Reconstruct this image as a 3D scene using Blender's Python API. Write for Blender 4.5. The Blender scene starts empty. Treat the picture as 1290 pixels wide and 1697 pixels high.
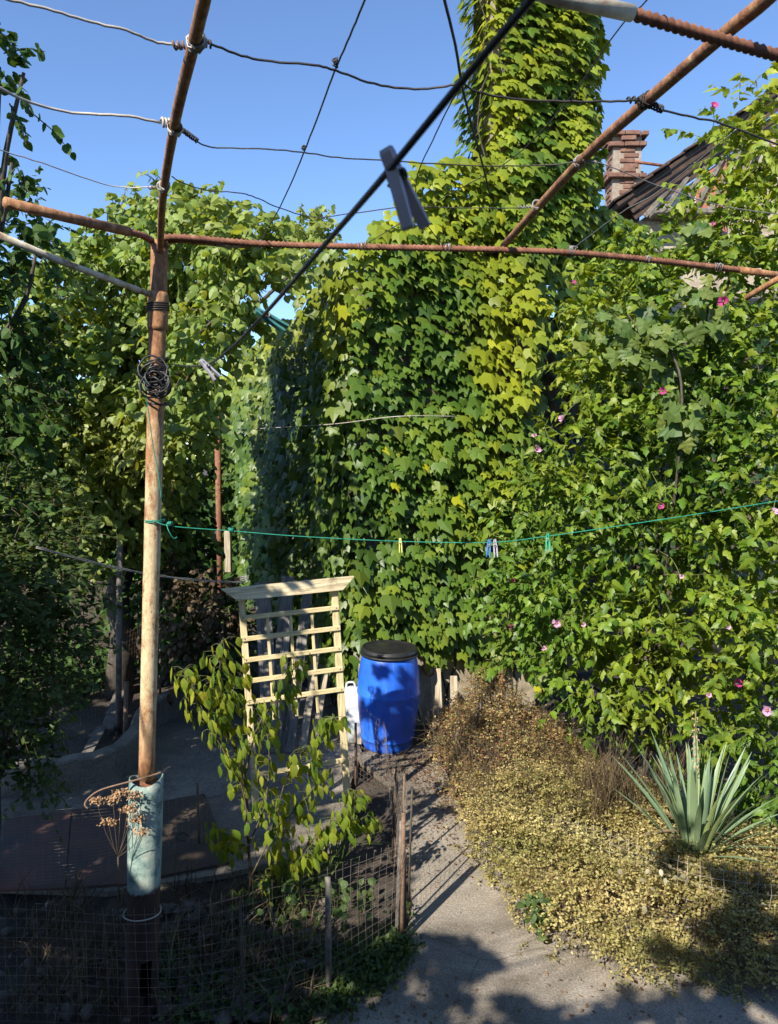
import bpy, math, random
import numpy as np
from mathutils import Vector, Matrix
random.seed(7)
rng = np.random.default_rng(11)
R = math.radians
SC = bpy.context.scene
C = SC.collection

# ------------------------------------------------------------------ camera, light, exposure
PITCH = R(5.0); FPX = 1275.0; EYE = 2.8
cam_d = bpy.data.cameras.new('camera'); cam = bpy.data.objects.new('camera', cam_d); C.objects.link(cam)
cam.location = (0, 0, EYE); cam.rotation_euler = (R(90) - PITCH, 0, 0)
cam_d.sensor_fit = 'VERTICAL'; cam_d.sensor_height = 36; cam_d.lens = 36 * FPX / 1697
cam_d.clip_start = .05; cam_d.clip_end = 600
cam_d.dof.use_dof = True; cam_d.dof.focus_distance = 5.5; cam_d.dof.aperture_fstop = 11
SC.camera = cam
SUN_AZ = math.atan2(-.54, -.84); SUN_EL = R(38)      # sun stands behind the left shoulder
SD = Vector((math.sin(SUN_AZ) * math.cos(SUN_EL), math.cos(SUN_AZ) * math.cos(SUN_EL), math.sin(SUN_EL)))
w = bpy.data.worlds.new('World'); SC.world = w; w.use_nodes = True
nt = w.node_tree; sky = nt.nodes.new('ShaderNodeTexSky'); sky.sky_type = 'NISHITA'; sky.sun_disc = False
sky.sun_elevation = SUN_EL; sky.sun_rotation = SUN_AZ; sky.air_density = .72; sky.dust_density = 0.0; sky.ozone_density = 5.0
bg = nt.nodes['Background']; bg.inputs[1].default_value = .135; nt.links.new(sky.outputs[0], bg.inputs[0])
sun_d = bpy.data.lights.new('sun', 'SUN'); sun_d.energy = 5.0; sun_d.angle = R(.5); sun_d.color = (1, .93, .80)
sun = bpy.data.objects.new('sun', sun_d); C.objects.link(sun)
sun.rotation_euler = SD.to_track_quat('Z', 'Y').to_euler()
SC.view_settings.view_transform = 'Standard'; SC.view_settings.look = 'None'
SC.view_settings.gamma = 1; SC.view_settings.use_curve_mapping = False; SC.view_settings.exposure = 1.0
SC.cycles.max_bounces = 7; SC.cycles.diffuse_bounces = 3; SC.cycles.glossy_bounces = 2; SC.cycles.transmission_bounces = 4
SC.cycles.caustics_reflective = False; SC.cycles.caustics_refractive = False

# ------------------------------------------------------------------ survey helpers (sight lines of the photo -> places in the garden)
def ray(px, py):
    x = (px - 645) / FPX; u = (848.5 - py) / FPX
    return Vector((x, math.cos(PITCH) + u * math.sin(PITCH), u * math.cos(PITCH) - math.sin(PITCH)))
def P(px, py, Y):
    r = ray(px, py); return Vector((0, 0, EYE)) + r * (Y / r.y)
def G(px, py, z=0.0):
    r = ray(px, py); return Vector((0, 0, EYE)) + r * ((z - EYE) / r.z)
def proj(p):
    p = np.asarray(p, float); y = p[..., 1]; z = p[..., 2] - EYE
    f = y * math.cos(PITCH) - z * math.sin(PITCH); u = y * math.sin(PITCH) + z * math.cos(PITCH)
    f = np.where(f < .05, .05, f)
    return 645 + FPX * p[..., 0] / f, 848.5 - FPX * u / f, f

# ------------------------------------------------------------------ materials
def mat(name):
    m = bpy.data.materials.new(name); m.use_nodes = True
    return m, m.node_tree, m.node_tree.nodes['Principled BSDF']
def N(nt, t, **kw):
    n = nt.nodes.new(t)
    for k, v in kw.items():
        if hasattr(n, k): setattr(n, k, v)
        else: n.inputs[k.replace('_', ' ')].default_value = v
    return n
def ramp(nt, stops, fac):
    r = nt.nodes.new('ShaderNodeValToRGB'); e = r.color_ramp.elements
    e[0].position, e[0].color = stops[0][0], (*stops[0][1], 1)
    e[1].position, e[1].color = stops[-1][0], (*stops[-1][1], 1)
    for p, c in stops[1:-1]:
        k = e.new(p); k.color = (*c, 1)
    nt.links.new(fac, r.inputs[0]); return r.outputs[0]
def noise(nt, scale, detail=6, rough=.6, co=None, dist=0):
    n = N(nt, 'ShaderNodeTexNoise'); n.inputs['Scale'].default_value = scale; n.inputs['Detail'].default_value = detail
    n.inputs['Roughness'].default_value = rough; n.inputs['Distortion'].default_value = dist
    if co is None:
        g = nt.nodes.new('ShaderNodeNewGeometry'); co = g.outputs['Position']
    nt.links.new(co, n.inputs['Vector']); return n.outputs['Fac']
def mix(nt, fac, a, b, mode='MIX'):
    m = nt.nodes.new('ShaderNodeMix'); m.data_type = 'RGBA'; m.blend_type = mode
    for i, v in ((0, fac), (6, a), (7, b)):
        if isinstance(v, (int, float)): m.inputs[i].default_value = v
        elif isinstance(v, tuple): m.inputs[i].default_value = (*v, 1)
        else: nt.links.new(v, m.inputs[i])
    return m.outputs[2]
def math_(nt, op, a, b=0.0):
    m = nt.nodes.new('ShaderNodeMath'); m.operation = op
    for i, v in ((0, a), (1, b)):
        if isinstance(v, (int, float)): m.inputs[i].default_value = v
        else: nt.links.new(v, m.inputs[i])
    return m.outputs[0]
def bump(nt, b, h, strength=.4, dist=.01):
    n = nt.nodes.new('ShaderNodeBump'); n.inputs['Strength'].default_value = strength; n.inputs['Distance'].default_value = dist
    nt.links.new(h, n.inputs['Height']); nt.links.new(n.outputs[0], b.inputs['Normal'])
def rough_mat(name, stops, scale=6, detail=8, rough=.85, bs=.4, bd=.01, scale2=None, metallic=0.0, co='W', fine=None):
    m, nt, b = mat(name)
    v = None
    if co == 'O':
        t = nt.nodes.new('ShaderNodeTexCoord'); v = t.outputs['Object']
    f = noise(nt, scale, detail, .65, v)
    c = ramp(nt, stops, f)
    if scale2:
        f2 = noise(nt, scale2, 4, .6, v)
        c = mix(nt, math_(nt, 'MULTIPLY', f2, .5), c, mix(nt, 1.0, c, (.45, .42, .4), 'MULTIPLY'))
    nt.links.new(c, b.inputs['Base Color']); b.inputs['Roughness'].default_value = rough; b.inputs['Metallic'].default_value = metallic
    bump(nt, b, noise(nt, fine or scale * 5, 8, .7, v), bs, bd)
    return m

def leaf_mat(name, cols, yellow=None, trans=.32, rough=.42, spec=.45, patch=.9, tgain=1.7, wn=(.46, .70)):
    """per-leaf tone from attribute 'tone' (joined leaves) or object colour (single leaves); 'yel' / red channel adds autumn yellow"""
    m, nt, b = mat(name)
    at = N(nt, 'ShaderNodeAttribute'); at.attribute_name = 'tone'
    ay = N(nt, 'ShaderNodeAttribute'); ay.attribute_name = 'yel'
    oi = nt.nodes.new('ShaderNodeObjectInfo'); sp = nt.nodes.new('ShaderNodeSeparateColor'); nt.links.new(oi.outputs['Color'], sp.inputs[0])
    tone = math_(nt, 'ADD', at.outputs['Fac'], sp.outputs[1]); yel = math_(nt, 'ADD', ay.outputs['Fac'], sp.outputs[0])
    c = ramp(nt, [(i / (len(cols) - 1), k) for i, k in enumerate(cols)], tone)
    if yellow: c = mix(nt, yel, c, yellow)
    fine = noise(nt, 55, 3, .6)
    c = mix(nt, math_(nt, 'MULTIPLY', fine, .5), c, mix(nt, 1.0, c, (.62, .70, .6), 'MULTIPLY'))
    nt.links.new(c, b.inputs['Base Color']); b.inputs['Roughness'].default_value = rough
    b.inputs['Specular IOR Level'].default_value = spec
    bump(nt, b, noise(nt, 60, 2, .5), .25, .004)
    t = nt.nodes.new('ShaderNodeBsdfTranslucent')
    tc = mix(nt, 1.0, c, (tgain * 1.15, tgain, tgain * .35), 'MULTIPLY'); nt.links.new(tc, t.inputs[0])
    ms = nt.nodes.new('ShaderNodeMixShader'); ms.inputs[0].default_value = trans
    out = nt.nodes['Material Output']
    nt.links.new(b.outputs[0], ms.inputs[1]); nt.links.new(t.outputs[0], ms.inputs[2]); nt.links.new(ms.outputs[0], out.inputs[0])
    return m
M = {}
M['ivy'] = leaf_mat('ivy_leaf', [(.045, .09, .016), (.08, .145, .020), (.13, .215, .028)], yellow=(.40, .40, .02), rough=.43, spec=.42)
M['ivyshade'] = leaf_mat('ivy_leaf_shaded', [(.02, .05, .012), (.035, .08, .014), (.055, .12, .018)], yellow=(.3, .32, .025), rough=.4)  # shaded copy of the ivy leaf, darkened for the recess
M['hib'] = leaf_mat('hibiscus_leaf', [(.045, .10, .012), (.085, .17, .015), (.15, .26, .02)], yellow=(.40, .41, .03), rough=.5)
M['tree'] = leaf_mat('pale_tree_leaf', [(.09, .15, .028), (.16, .24, .045), (.27, .36, .08)], yellow=(.42, .40, .10), rough=.5, trans=.38)
M['dark'] = leaf_mat('dark_tree_leaf', [(.030, .065, .016), (.048, .098, .02), (.075, .135, .026)], yellow=(.2, .22, .03), rough=.6, trans=.22, spec=.2)
M['shrub'] = leaf_mat('drooping_leaf', [(.08, .14, .02), (.14, .22, .025), (.24, .30, .035)], yellow=(.42, .38, .04), rough=.45, trans=.45, tgain=1.9)
M['cover'] = leaf_mat('ground_cover_leaf', [(.18, .19, .06), (.38, .335, .12), (.62, .53, .26)], yellow=(.30, .16, .08), rough=.6, trans=.35)
M['grape'] = leaf_mat('grape_leaf', [(.05, .10, .022), (.08, .14, .03), (.12, .18, .04)], yellow=(.28, .27, .05), rough=.55)
M['dry'] = leaf_mat('dry_leaf', [(.05, .032, .018), (.10, .065, .035), (.20, .15, .09)], yellow=(.25, .16, .08), rough=.75, trans=.2, tgain=1.1)
M['weed'] = leaf_mat('weed_leaf', [(.04, .07, .018), (.065, .11, .024), (.10, .15, .035)], yellow=(.2, .18, .05), rough=.6)
M['yucca'] = leaf_mat('yucca_leaf', [(.13, .20, .13), (.18, .26, .16), (.25, .34, .20)], yellow=(.35, .38, .10), rough=.45, trans=.12)
M['bark'] = rough_mat('bark', [(.3, (.03, .022, .016)), (.7, (.10, .08, .06))], 25, bs=.6)
M['twig'] = rough_mat('twig', [(.3, (.05, .035, .02)), (.7, (.12, .09, .05))], 40)
M['greenstem'] = rough_mat('green_stem', [(.3, (.10, .13, .03)), (.7, (.16, .17, .06))], 40)
M['soil'] = rough_mat('soil', [(.25, (.025, .019, .014)), (.5, (.065, .050, .038)), (.75, (.13, .10, .078))], 3, 12, .95, .9, .03, scale2=.6, fine=28)
M['clod'] = rough_mat('soil_clod', [(.3, (.06, .05, .042)), (.7, (.19, .16, .135))], 12, 8, .95, .8, .02)
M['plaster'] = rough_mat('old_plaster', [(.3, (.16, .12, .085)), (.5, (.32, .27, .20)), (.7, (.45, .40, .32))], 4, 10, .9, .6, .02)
M['wallshade'] = rough_mat('shade_brown_wall', [(.3, (.07, .05, .035)), (.7, (.16, .12, .09))], 5, 10, .95, .6, .02)  # wall darkened to stand in for shade behind the ivy
M['darkwall'] = rough_mat('dark_brown_wall', [(.3, (.035, .028, .022)), (.7, (.085, .068, .052))], 5, 10, .95, .6, .02)  # plain darker brown for the garden wall
M['brick'] = rough_mat('fired_brick', [(.3, (.10, .05, .036)), (.6, (.19, .10, .07)), (.8, (.30, .22, .16))], 9, 8, .9, .5, .01)
M['mortar'] = rough_mat('mortar', [(.3, (.20, .16, .12)), (.7, (.32, .27, .22))], 20, 8, .95)
M['tile'] = rough_mat('roof_tile', [(.3, (.022, .016, .012)), (.55, (.055, .032, .023)), (.8, (.11, .07, .05))], 8, 8, .9)
M['rotwood'] = rough_mat('weathered_wood', [(.3, (.06, .05, .045)), (.55, (.16, .14, .12)), (.8, (.26, .24, .21))], 14, 8, .9)
M['greysheet'] = rough_mat('grey_sheet', [(.3, (.34, .34, .36)), (.7, (.48, .48, .50))], 3, 4, .6)
M['redpanel'] = rough_mat('red_panel', [(.3, (.28, .09, .06)), (.7, (.36, .14, .09))], 6, 6, .8)
M['black'] = rough_mat('black_plastic', [(.3, (.010, .010, .011)), (.7, (.022, .022, .022))], 12, 5, .42, .2, .003, co='O')
M['cable'] = rough_mat('black_cable', [(.3, (.008, .008, .009)), (.7, (.015, .015, .016))], 20, 3, .5, .1, .001)
M['wire_grey'] = rough_mat('galvanised_wire', [(.3, (.16, .15, .14)), (.7, (.36, .34, .32))], 60, 4, .5, .2, .001, metallic=.4)
M['wire_pale'] = rough_mat('plastic_coated_wire', [(.3, (.34, .30, .26)), (.7, (.52, .47, .40))], 30, 4, .5, .2, .001)
M['wire_dark'] = rough_mat('dark_wire', [(.3, (.02, .018, .016)), (.7, (.06, .05, .045))], 60, 4, .6, .2, .001, metallic=.3)
M['wire_rust'] = rough_mat('rusty_wire', [(.3, (.10, .055, .035)), (.7, (.22, .14, .09))], 60, 4, .8, .2, .001)
M['meshwire'] = rough_mat('mesh_wire', [(.3, (.14, .11, .09)), (.7, (.30, .26, .22))], 40, 4, .6, .1, .001, metallic=.3)
M['green_line'] = rough_mat('green_line', [(.3, (.01, .17, .11)), (.7, (.02, .26, .17))], 40, 4, .5, .2, .001)
M['tin'] = rough_mat('grey_peg', [(.3, (.30, .28, .36)), (.7, (.40, .37, .46))], 20, 4, .5, .1, .001)
M['peg_teal'] = rough_mat('teal_peg', [(.3, (.03, .12, .12)), (.7, (.05, .20, .19))], 20, 4, .5, .1, .001)
M['peg_blue'] = rough_mat('blue_peg', [(.3, (.03, .13, .38)), (.7, (.05, .20, .50))], 20, 4, .5, .1, .001)
M['peg_green'] = rough_mat('green_peg', [(.3, (.02, .30, .18)), (.7, (.04, .42, .26))], 20, 4, .5, .1, .001)
M['peg_lime'] = rough_mat('lime_peg', [(.3, (.45, .48, .10)), (.7, (.6, .6, .2))], 20, 4, .5, .1, .001)
M['canister'] = rough_mat('canister', [(.3, (.42, .44, .44)), (.7, (.60, .62, .60))], 6, 6, .5, .1, .002)
M['litter'] = leaf_mat('leaf_litter', [(.08, .04, .025), (.16, .08, .045), (.28, .19, .11)], rough=.8, trans=.1)
M['tanhead'] = leaf_mat('dried_flower_head', [(.25, .14, .07), (.38, .22, .12), (.52, .34, .20)], rough=.8, trans=.15, tgain=1.0)
M['seedpod'] = leaf_mat('honesty_disc', [(.45, .40, .28), (.55, .50, .38), (.65, .6, .48)], rough=.6, trans=.4, tgain=1.0)
M['stamen'] = rough_mat('stamen', [(.3, (.6, .55, .3)), (.7, (.8, .75, .5))], 30)
M['plate'] = rough_mat('brown_sheet', [(.3, (.05, .035, .026)), (.7, (.10, .07, .05))], 4, 8, .7)
M['plate_red'] = rough_mat('red_sheet', [(.35, (.08, .055, .055)), (.6, (.16, .075, .06)), (.8, (.26, .08, .05))], 2.2, 6, .6)
M['housewall'] = rough_mat('house_render', [(.3, (.42, .38, .32)), (.7, (.55, .50, .42))], 3)

def rust_mat():
    m, nt, b = mat('rusty_painted_pipe')
    g = nt.nodes.new('ShaderNodeNewGeometry'); mp = nt.nodes.new('ShaderNodeMapping'); mp.inputs['Scale'].default_value = (1, 1, .45)
    nt.links.new(g.outputs['Position'], mp.inputs[0])
    sx = nt.nodes.new('ShaderNodeSeparateXYZ'); nt.links.new(g.outputs['Position'], sx.inputs[0])
    rust = ramp(nt, [(.3, (.06, .026, .015)), (.43, (.19, .078, .033)), (.57, (.33, .165, .07)), (.72, (.46, .34, .20))], noise(nt, 30, 8, .75, mp.outputs[0]))
    paint = ramp(nt, [(.3, (.42, .31, .17)), (.7, (.58, .48, .30))], noise(nt, 60, 6, .7, mp.outputs[0]))
    # old cream paint survives between 1.35 m and 2.9 m up the post
    lo = nt.nodes.new('ShaderNodeMapRange'); lo.inputs[1].default_value = 1.25; lo.inputs[2].default_value = 1.65; nt.links.new(sx.outputs[2], lo.inputs[0])
    hi = nt.nodes.new('ShaderNodeMapRange'); hi.inputs[1].default_value = 3.05; hi.inputs[2].default_value = 2.55; nt.links.new(sx.outputs[2], hi.inputs[0])
    z = math_(nt, 'MULTIPLY', lo.outputs[0], hi.outputs[0])
    n = noise(nt, 14, 8, .8, mp.outputs[0])
    f = math_(nt, 'MULTIPLY', z, ramp(nt, [(.40, (0, 0, 0)), (.52, (1, 1, 1))], n))
    c = mix(nt, f, rust, paint)
    nt.links.new(c, b.inputs['Base Color']); b.inputs['Roughness'].default_value = .8
    bump(nt, b, noise(nt, 90, 8, .7), .7, .004)
    return m
def teal_mat():
    m, nt, b = mat('teal_painted_pipe')
    g = nt.nodes.new('ShaderNodeNewGeometry'); sx = nt.nodes.new('ShaderNodeSeparateXYZ'); nt.links.new(g.outputs['Position'], sx.inputs[0])
    n = noise(nt, 16, 8, .75)
    zz = math_(nt, 'ADD', sx.outputs[2], math_(nt, 'MULTIPLY', n, .10))
    e = nt.nodes.new('ShaderNodeMapRange'); e.inputs[1].default_value = .690; e.inputs[2].default_value = .705; nt.links.new(zz, e.inputs[0])
    paint = ramp(nt, [(.34, (.10, .06, .04)), (.41, (.09, .15, .145)), (.50, (.19, .27, .245)), (.66, (.40, .42, .35))], noise(nt, 9, 9, .75))
    rust = ramp(nt, [(.3, (.015, .009, .008)), (.6, (.045, .022, .016)), (.8, (.09, .05, .035))], noise(nt, 12, 8, .7))
    nt.links.new(mix(nt, e.outputs[0], rust, paint), b.inputs['Base Color']); b.inputs['Roughness'].default_value = .7
    bump(nt, b, n, .5, .006)
    return m
def concrete_mat(name, dark=1.0):
    m, nt, b = mat(name)
    k = dark
    c = ramp(nt, [(.25, (.17 * k, .146 * k, .118 * k)), (.5, (.29 * k, .254 * k, .21 * k)), (.75, (.42 * k, .375 * k, .315 * k))], noise(nt, 2.2, 12, .72))
    c = mix(nt, 1.0, c, ramp(nt, [(.36, (.52, .50, .47)), (.52, (1, 1, 1)), (.68, (1.12, 1.1, 1.06))], noise(nt, .9, 7, .7, None, 1.5)), 'MULTIPLY')
    sp = ramp(nt, [(.40, (.66, .64, .62)), (.52, (1, 1, 1)), (.66, (1.15, 1.13, 1.1))], noise(nt, 85, 3, .7))
    c = mix(nt, 1.0, c, sp, 'MULTIPLY')
    v = nt.nodes.new('ShaderNodeTexVoronoi'); v.inputs['Scale'].default_value = 42
    g = nt.nodes.new('ShaderNodeNewGeometry'); nt.links.new(g.outputs['Position'], v.inputs['Vector'])
    peb = ramp(nt, [(.10, (1, 1, 1)), (.16, (0, 0, 0))], v.outputs['Distance'])
    c = mix(nt, math_(nt, 'MULTIPLY', peb, .3), c, v.outputs['Color'] if False else (.36, .33, .29))
    # hairline cracks
    nd = nt.nodes.new('ShaderNodeTexVoronoi'); nd.feature = 'DISTANCE_TO_EDGE'; nd.inputs['Scale'].default_value = .9
    mp = nt.nodes.new('ShaderNodeVectorMath'); mp.operation = 'ADD'
    nn = nt.nodes.new('ShaderNodeTexNoise'); nn.inputs['Scale'].default_value = 3.5; nn.inputs['Detail'].default_value = 6
    nt.links.new(g.outputs['Position'], mp.inputs[0]); nt.links.new(nn.outputs['Color'], mp.inputs[1]); nt.links.new(mp.outputs[0], nd.inputs['Vector'])
    cr = ramp(nt, [(.0, (.6, .6, .6)), (.006, (1, 1, 1))], nd.outputs['Distance'])
    c = mix(nt, 1.0, c, cr, 'MULTIPLY')
    nt.links.new(c, b.inputs['Base Color']); b.inputs['Roughness'].default_value = .9
    bump(nt, b, math_(nt, 'ADD', noise(nt, 70, 6, .8), math_(nt, 'MULTIPLY', noise(nt, 6, 6), 1.5)), .7, .012)
    return m
def wood_mat(name, a, bcol, ax='X', knots=True):
    m, nt, b = mat(name)
    t = nt.nodes.new('ShaderNodeTexCoord'); mp = nt.nodes.new('ShaderNodeMapping')
    mp.inputs['Scale'].default_value = {'X': (2, 26, 26), 'Z': (26, 26, 2)}[ax]
    nt.links.new(t.outputs['Object'], mp.inputs[0])
    n = noise(nt, 1.6, 8, .65, mp.outputs[0], 1.2)
    c = ramp(nt, [(.32, tuple(x * .38 for x in a)), (.44, a), (.66, bcol)], n)
    if knots:
        c = mix(nt, ramp(nt, [(.62, (0, 0, 0)), (.74, (1, 1, 1))], noise(nt, 5, 5, .6, t.outputs['Object'])), c, tuple(x * .4 for x in a))
    nt.links.new(c, b.inputs['Base Color']); b.inputs['Roughness'].default_value = .8
    bump(nt, b, n, .5, .004)
    return m
def barrel_mat():
    m, nt, b = mat('blue_plastic')
    t = nt.nodes.new('ShaderNodeTexCoord')
    n = noise(nt, 3.0, 9, .7, t.outputs['Object'])
    c = ramp(nt, [(.3, (.012, .075, .50)), (.6, (.02, .13, .68)), (.8, (.05, .2, .75))], n)
    mp = nt.nodes.new('ShaderNodeMapping'); mp.inputs['Scale'].default_value = (22, 22, 3); nt.links.new(t.outputs['Object'], mp.inputs[0])
    d = ramp(nt, [(.58, (0, 0, 0)), (.75, (1, 1, 1))], noise(nt, 1.0, 8, .8, mp.outputs[0]))
    c = mix(nt, math_(nt, 'MULTIPLY', d, .55), c, (.26, .32, .46))
    nt.links.new(c, b.inputs['Base Color']); b.inputs['Roughness'].default_value = .38
    bump(nt, b, noise(nt, 12, 6, .6, t.outputs['Object']), .12, .006)
    return m
def petal_mat(name, a, c2):
    m, nt, b = mat(name)
    t = nt.nodes.new('ShaderNodeTexCoord'); ln = nt.nodes.new('ShaderNodeVectorMath'); ln.operation = 'LENGTH'
    nt.links.new(t.outputs['Object'], ln.inputs[0])
    c = ramp(nt, [(.006, c2), (.018, a), (1, a)], ln.outputs['Value'])
    nt.links.new(c, b.inputs['Base Color']); b.inputs['Roughness'].default_value = .6
    tr = nt.nodes.new('ShaderNodeBsdfTranslucent'); nt.links.new(c, tr.inputs[0]); ms = nt.nodes.new('ShaderNodeMixShader'); ms.inputs[0].default_value = .35
    nt.links.new(b.outputs[0], ms.inputs[1]); nt.links.new(tr.outputs[0], ms.inputs[2]); nt.links.new(ms.outputs[0], nt.nodes['Material Output'].inputs[0])
    return m
M['rust'] = rust_mat(); M['teal'] = teal_mat(); M['barrel'] = barrel_mat()
M['rebar'] = rough_mat('rusty_rebar', [(.3, (.09, .035, .02)), (.55, (.21, .085, .045)), (.75, (.34, .19, .12))], 22, 6, .85, .5, .003)
M['oldwhite'] = rough_mat('peeling_white_pipe', [(.34, (.20, .09, .045)), (.46, (.42, .36, .26)), (.7, (.62, .58, .48))], 18, 8, .7, .5, .003)
M['concrete'] = concrete_mat('path_concrete'); M['concrete_dark'] = concrete_mat('pad_concrete', .85)
M['pine'] = wood_mat('pine_slat', (.50, .40, .21), (.68, .57, .34), 'Z'); M['pineh'] = wood_mat('pine_rail', (.50, .40, .21), (.68, .57, .34), 'X'); M['oldpine'] = wood_mat('weathered_pine', (.52, .42, .26), (.78, .68, .47), 'X')
M['greyplank'] = wood_mat('grey_plank', (.10, .092, .082), (.24, .22, .195), 'Z'); M['paleplank'] = wood_mat('pale_plank', (.28, .23, .16), (.45, .38, .28), 'Z')
M['petal_pink'] = petal_mat('deep_pink_petal', (.50, .05, .22), (.20, .005, .05))
M['petal_pale'] = petal_mat('pale_pink_petal', (.72, .40, .60), (.45, .02, .12))

# ------------------------------------------------------------------ object helpers
def tag(o, label=None, cat=None, group=None, kind=None):
    for k, v in (('label', label), ('category', cat), ('group', group), ('kind', kind)):
        if v: o[k] = v
    return o
def empty(name, loc, label=None, cat=None, group=None):
    o = bpy.data.objects.new(name, None); C.objects.link(o); o.location = loc; o.empty_display_size = .1
    return tag(o, label, cat, group)
def link(name, me, parent=None, loc=None):
    o = bpy.data.objects.new(name, me); C.objects.link(o)
    if parent is not None:
        o.parent = parent; o.matrix_parent_inverse = Matrix.Translation(-Vector(parent.location))
    if loc is not None: o.location = loc
    return o
class MB:
    def __init__(s): s.v = []; s.f = []; s.sm = []
    def add(s, vs, fs, smooth=False):
        b = len(s.v); s.v += [tuple(v) for v in vs]; s.f += [tuple(i + b for i in f) for f in fs]; s.sm += [smooth] * len(fs); return s
    def box(s, c, d, rot=None, bev=0.0):
        c = Vector(c); h = Vector(d) / 2; b = min(bev, min(h) * .45)
        M3 = rot or Matrix.Identity(3)
        if b <= 0:
            vs = [c + M3 @ Vector((x * h.x, y * h.y, z * h.z)) for x in (-1, 1) for y in (-1, 1) for z in (-1, 1)]
            return s.add(vs, [(0, 1, 3, 2), (4, 6, 7, 5), (0, 4, 5, 1), (2, 3, 7, 6), (0, 2, 6, 4), (1, 5, 7, 3)])
        vs = []; idx = {}
        for x in (-1, 1):
            for y in (-1, 1):
                for z in (-1, 1):
                    for a in range(3):
                        q = [x * (h.x - b), y * (h.y - b), z * (h.z - b)]; q[a] = (x, y, z)[a] * h[a]
                        idx[(x, y, z, a)] = len(vs); vs.append(c + M3 @ Vector(q))
        fs = []
        for a in range(3):
            u, v = (a + 1) % 3, (a + 2) % 3
            for sgn in (-1, 1):
                q = []
                for su, sv in ((-1, -1), (1, -1), (1, 1), (-1, 1)):
                    k = [0, 0, 0]; k[a] = sgn; k[u] = su; k[v] = sv; q.append(idx[(*k, a)])
                fs.append(tuple(q) if sgn > 0 else tuple(reversed(q)))
        for a in range(3):
            u, v = (a + 1) % 3, (a + 2) % 3
            for su in (-1, 1):
                for sv in (-1, 1):
                    k0 = [0, 0, 0]; k0[u] = su; k0[v] = sv; k1 = list(k0); k0[a] = -1; k1[a] = 1
                    q = (idx[(*k0, u)], idx[(*k1, u)], idx[(*k1, v)], idx[(*k0, v)])
                    fs.append(q if su * sv < 0 else tuple(reversed(q)))
        for x in (-1, 1):
            for y in (-1, 1):
                for z in (-1, 1):
                    t = tuple(idx[(x, y, z, a)] for a in range(3)); fs.append(t if x * y * z > 0 else tuple(reversed(t)))
        return s.add(vs, fs)
    def tube(s, pts, r, n=6, smooth=True, caps=True, wob=None):
        pts = [Vector(p) for p in pts]; m = len(pts)
        rr = r if isinstance(r, (list, tuple)) else [r] * m
        T = [(pts[min(i + 1, m - 1)] - pts[max(i - 1, 0)]).normalized() for i in range(m)]
        u = T[0].orthogonal().normalized(); vs = []; fs = []
        for i in range(m):
            u = (u - T[i] * u.dot(T[i])); u = u.normalized() if u.length > 1e-6 else T[i].orthogonal().normalized()
            v = T[i].cross(u)
            for k in range(n):
                a = 2 * math.pi * k / n; q = rr[i] * (1 if wob is None else wob(i, k))
                vs.append(pts[i] + (u * math.cos(a) + v * math.sin(a)) * q)
        for i in range(m - 1):
            for k in range(n):
                k2 = (k + 1) % n; fs.append((i * n + k, i * n + k2, (i + 1) * n + k2, (i + 1) * n + k))
        if caps: fs += [tuple(reversed(range(n))), tuple((m - 1) * n + k for k in range(n))]
        return s.add(vs, fs, smooth)
    def lathe(s, c, prof, n=32, smooth=True, M3=None):
        c = Vector(c); M3 = M3 or Matrix.Identity(3); vs = []; fs = []
        for r, z in prof:
            for k in range(n):
                a = 2 * math.pi * k / n; vs.append(c + M3 @ Vector((r * math.cos(a), r * math.sin(a), z)))
        for i in range(len(prof) - 1):
            for k in range(n):
                k2 = (k + 1) % n; fs.append((i * n + k, i * n + k2, (i + 1) * n + k2, (i + 1) * n + k))
        return s.add(vs, fs, smooth)
    def prism(s, poly, z0, z1):
        n = len(poly); vs = [(p[0], p[1], z0) for p in poly] + [(p[0], p[1], z1) for p in poly]
        return s.add(vs, [tuple(range(n, 2 * n)), tuple(reversed(range(n)))] + [(i, (i + 1) % n, n + (i + 1) % n, n + i) for i in range(n)])
    def mesh(s, name, m):
        me = bpy.data.meshes.new(name); me.from_pydata(s.v, [], s.f); me.materials.append(m)
        me.polygons.foreach_set('use_smooth', s.sm); me.update(); return me
    def build(s, name, m, parent=None, origin=None):
        if origin is not None:
            o0 = Vector(origin); s.v = [tuple(Vector(v) - o0) for v in s.v]
        o = link(name, s.mesh(name, m), parent)
        if origin is not None: o.location = origin
        return o
def spline(pts, n=8):
    pts = [Vector(p) for p in pts]; q = [2 * pts[0] - pts[1]] + pts + [2 * pts[-1] - pts[-2]]; out = []
    for i in range(1, len(q) - 2):
        a, b, c, d = q[i - 1:i + 3]
        for k in range(n):
            t = k / n; out.append(.5 * ((2 * b) + (c - a) * t + (2 * a - 5 * b + 4 * c - d) * t * t + (3 * b - a - 3 * c + d) * t ** 3))
    out.append(pts[-1]); return out
def np_mesh(name, V, F, m, attrs=None):
    """V (n,3), F (k,3) triangles"""
    me = bpy.data.meshes.new(name); k = len(F)
    me.vertices.add(len(V)); me.vertices.foreach_set('co', np.ascontiguousarray(V, np.float32).ravel())
    me.loops.add(k * 3); me.loops.foreach_set('vertex_index', np.ascontiguousarray(F, np.int32).ravel())
    me.polygons.add(k); me.polygons.foreach_set('loop_start', np.arange(0, k * 3, 3, dtype=np.int32))
    try: me.polygons.foreach_set('loop_total', np.full(k, 3, np.int32))
    except Exception: pass
    for an, av in (attrs or {}).items():
        a = me.attributes.new(an, 'FLOAT', 'POINT'); a.data.foreach_set('value', np.ascontiguousarray(av, np.float32))
    me.materials.append(m); me.update(calc_edges=True); me.validate(); return me

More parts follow.
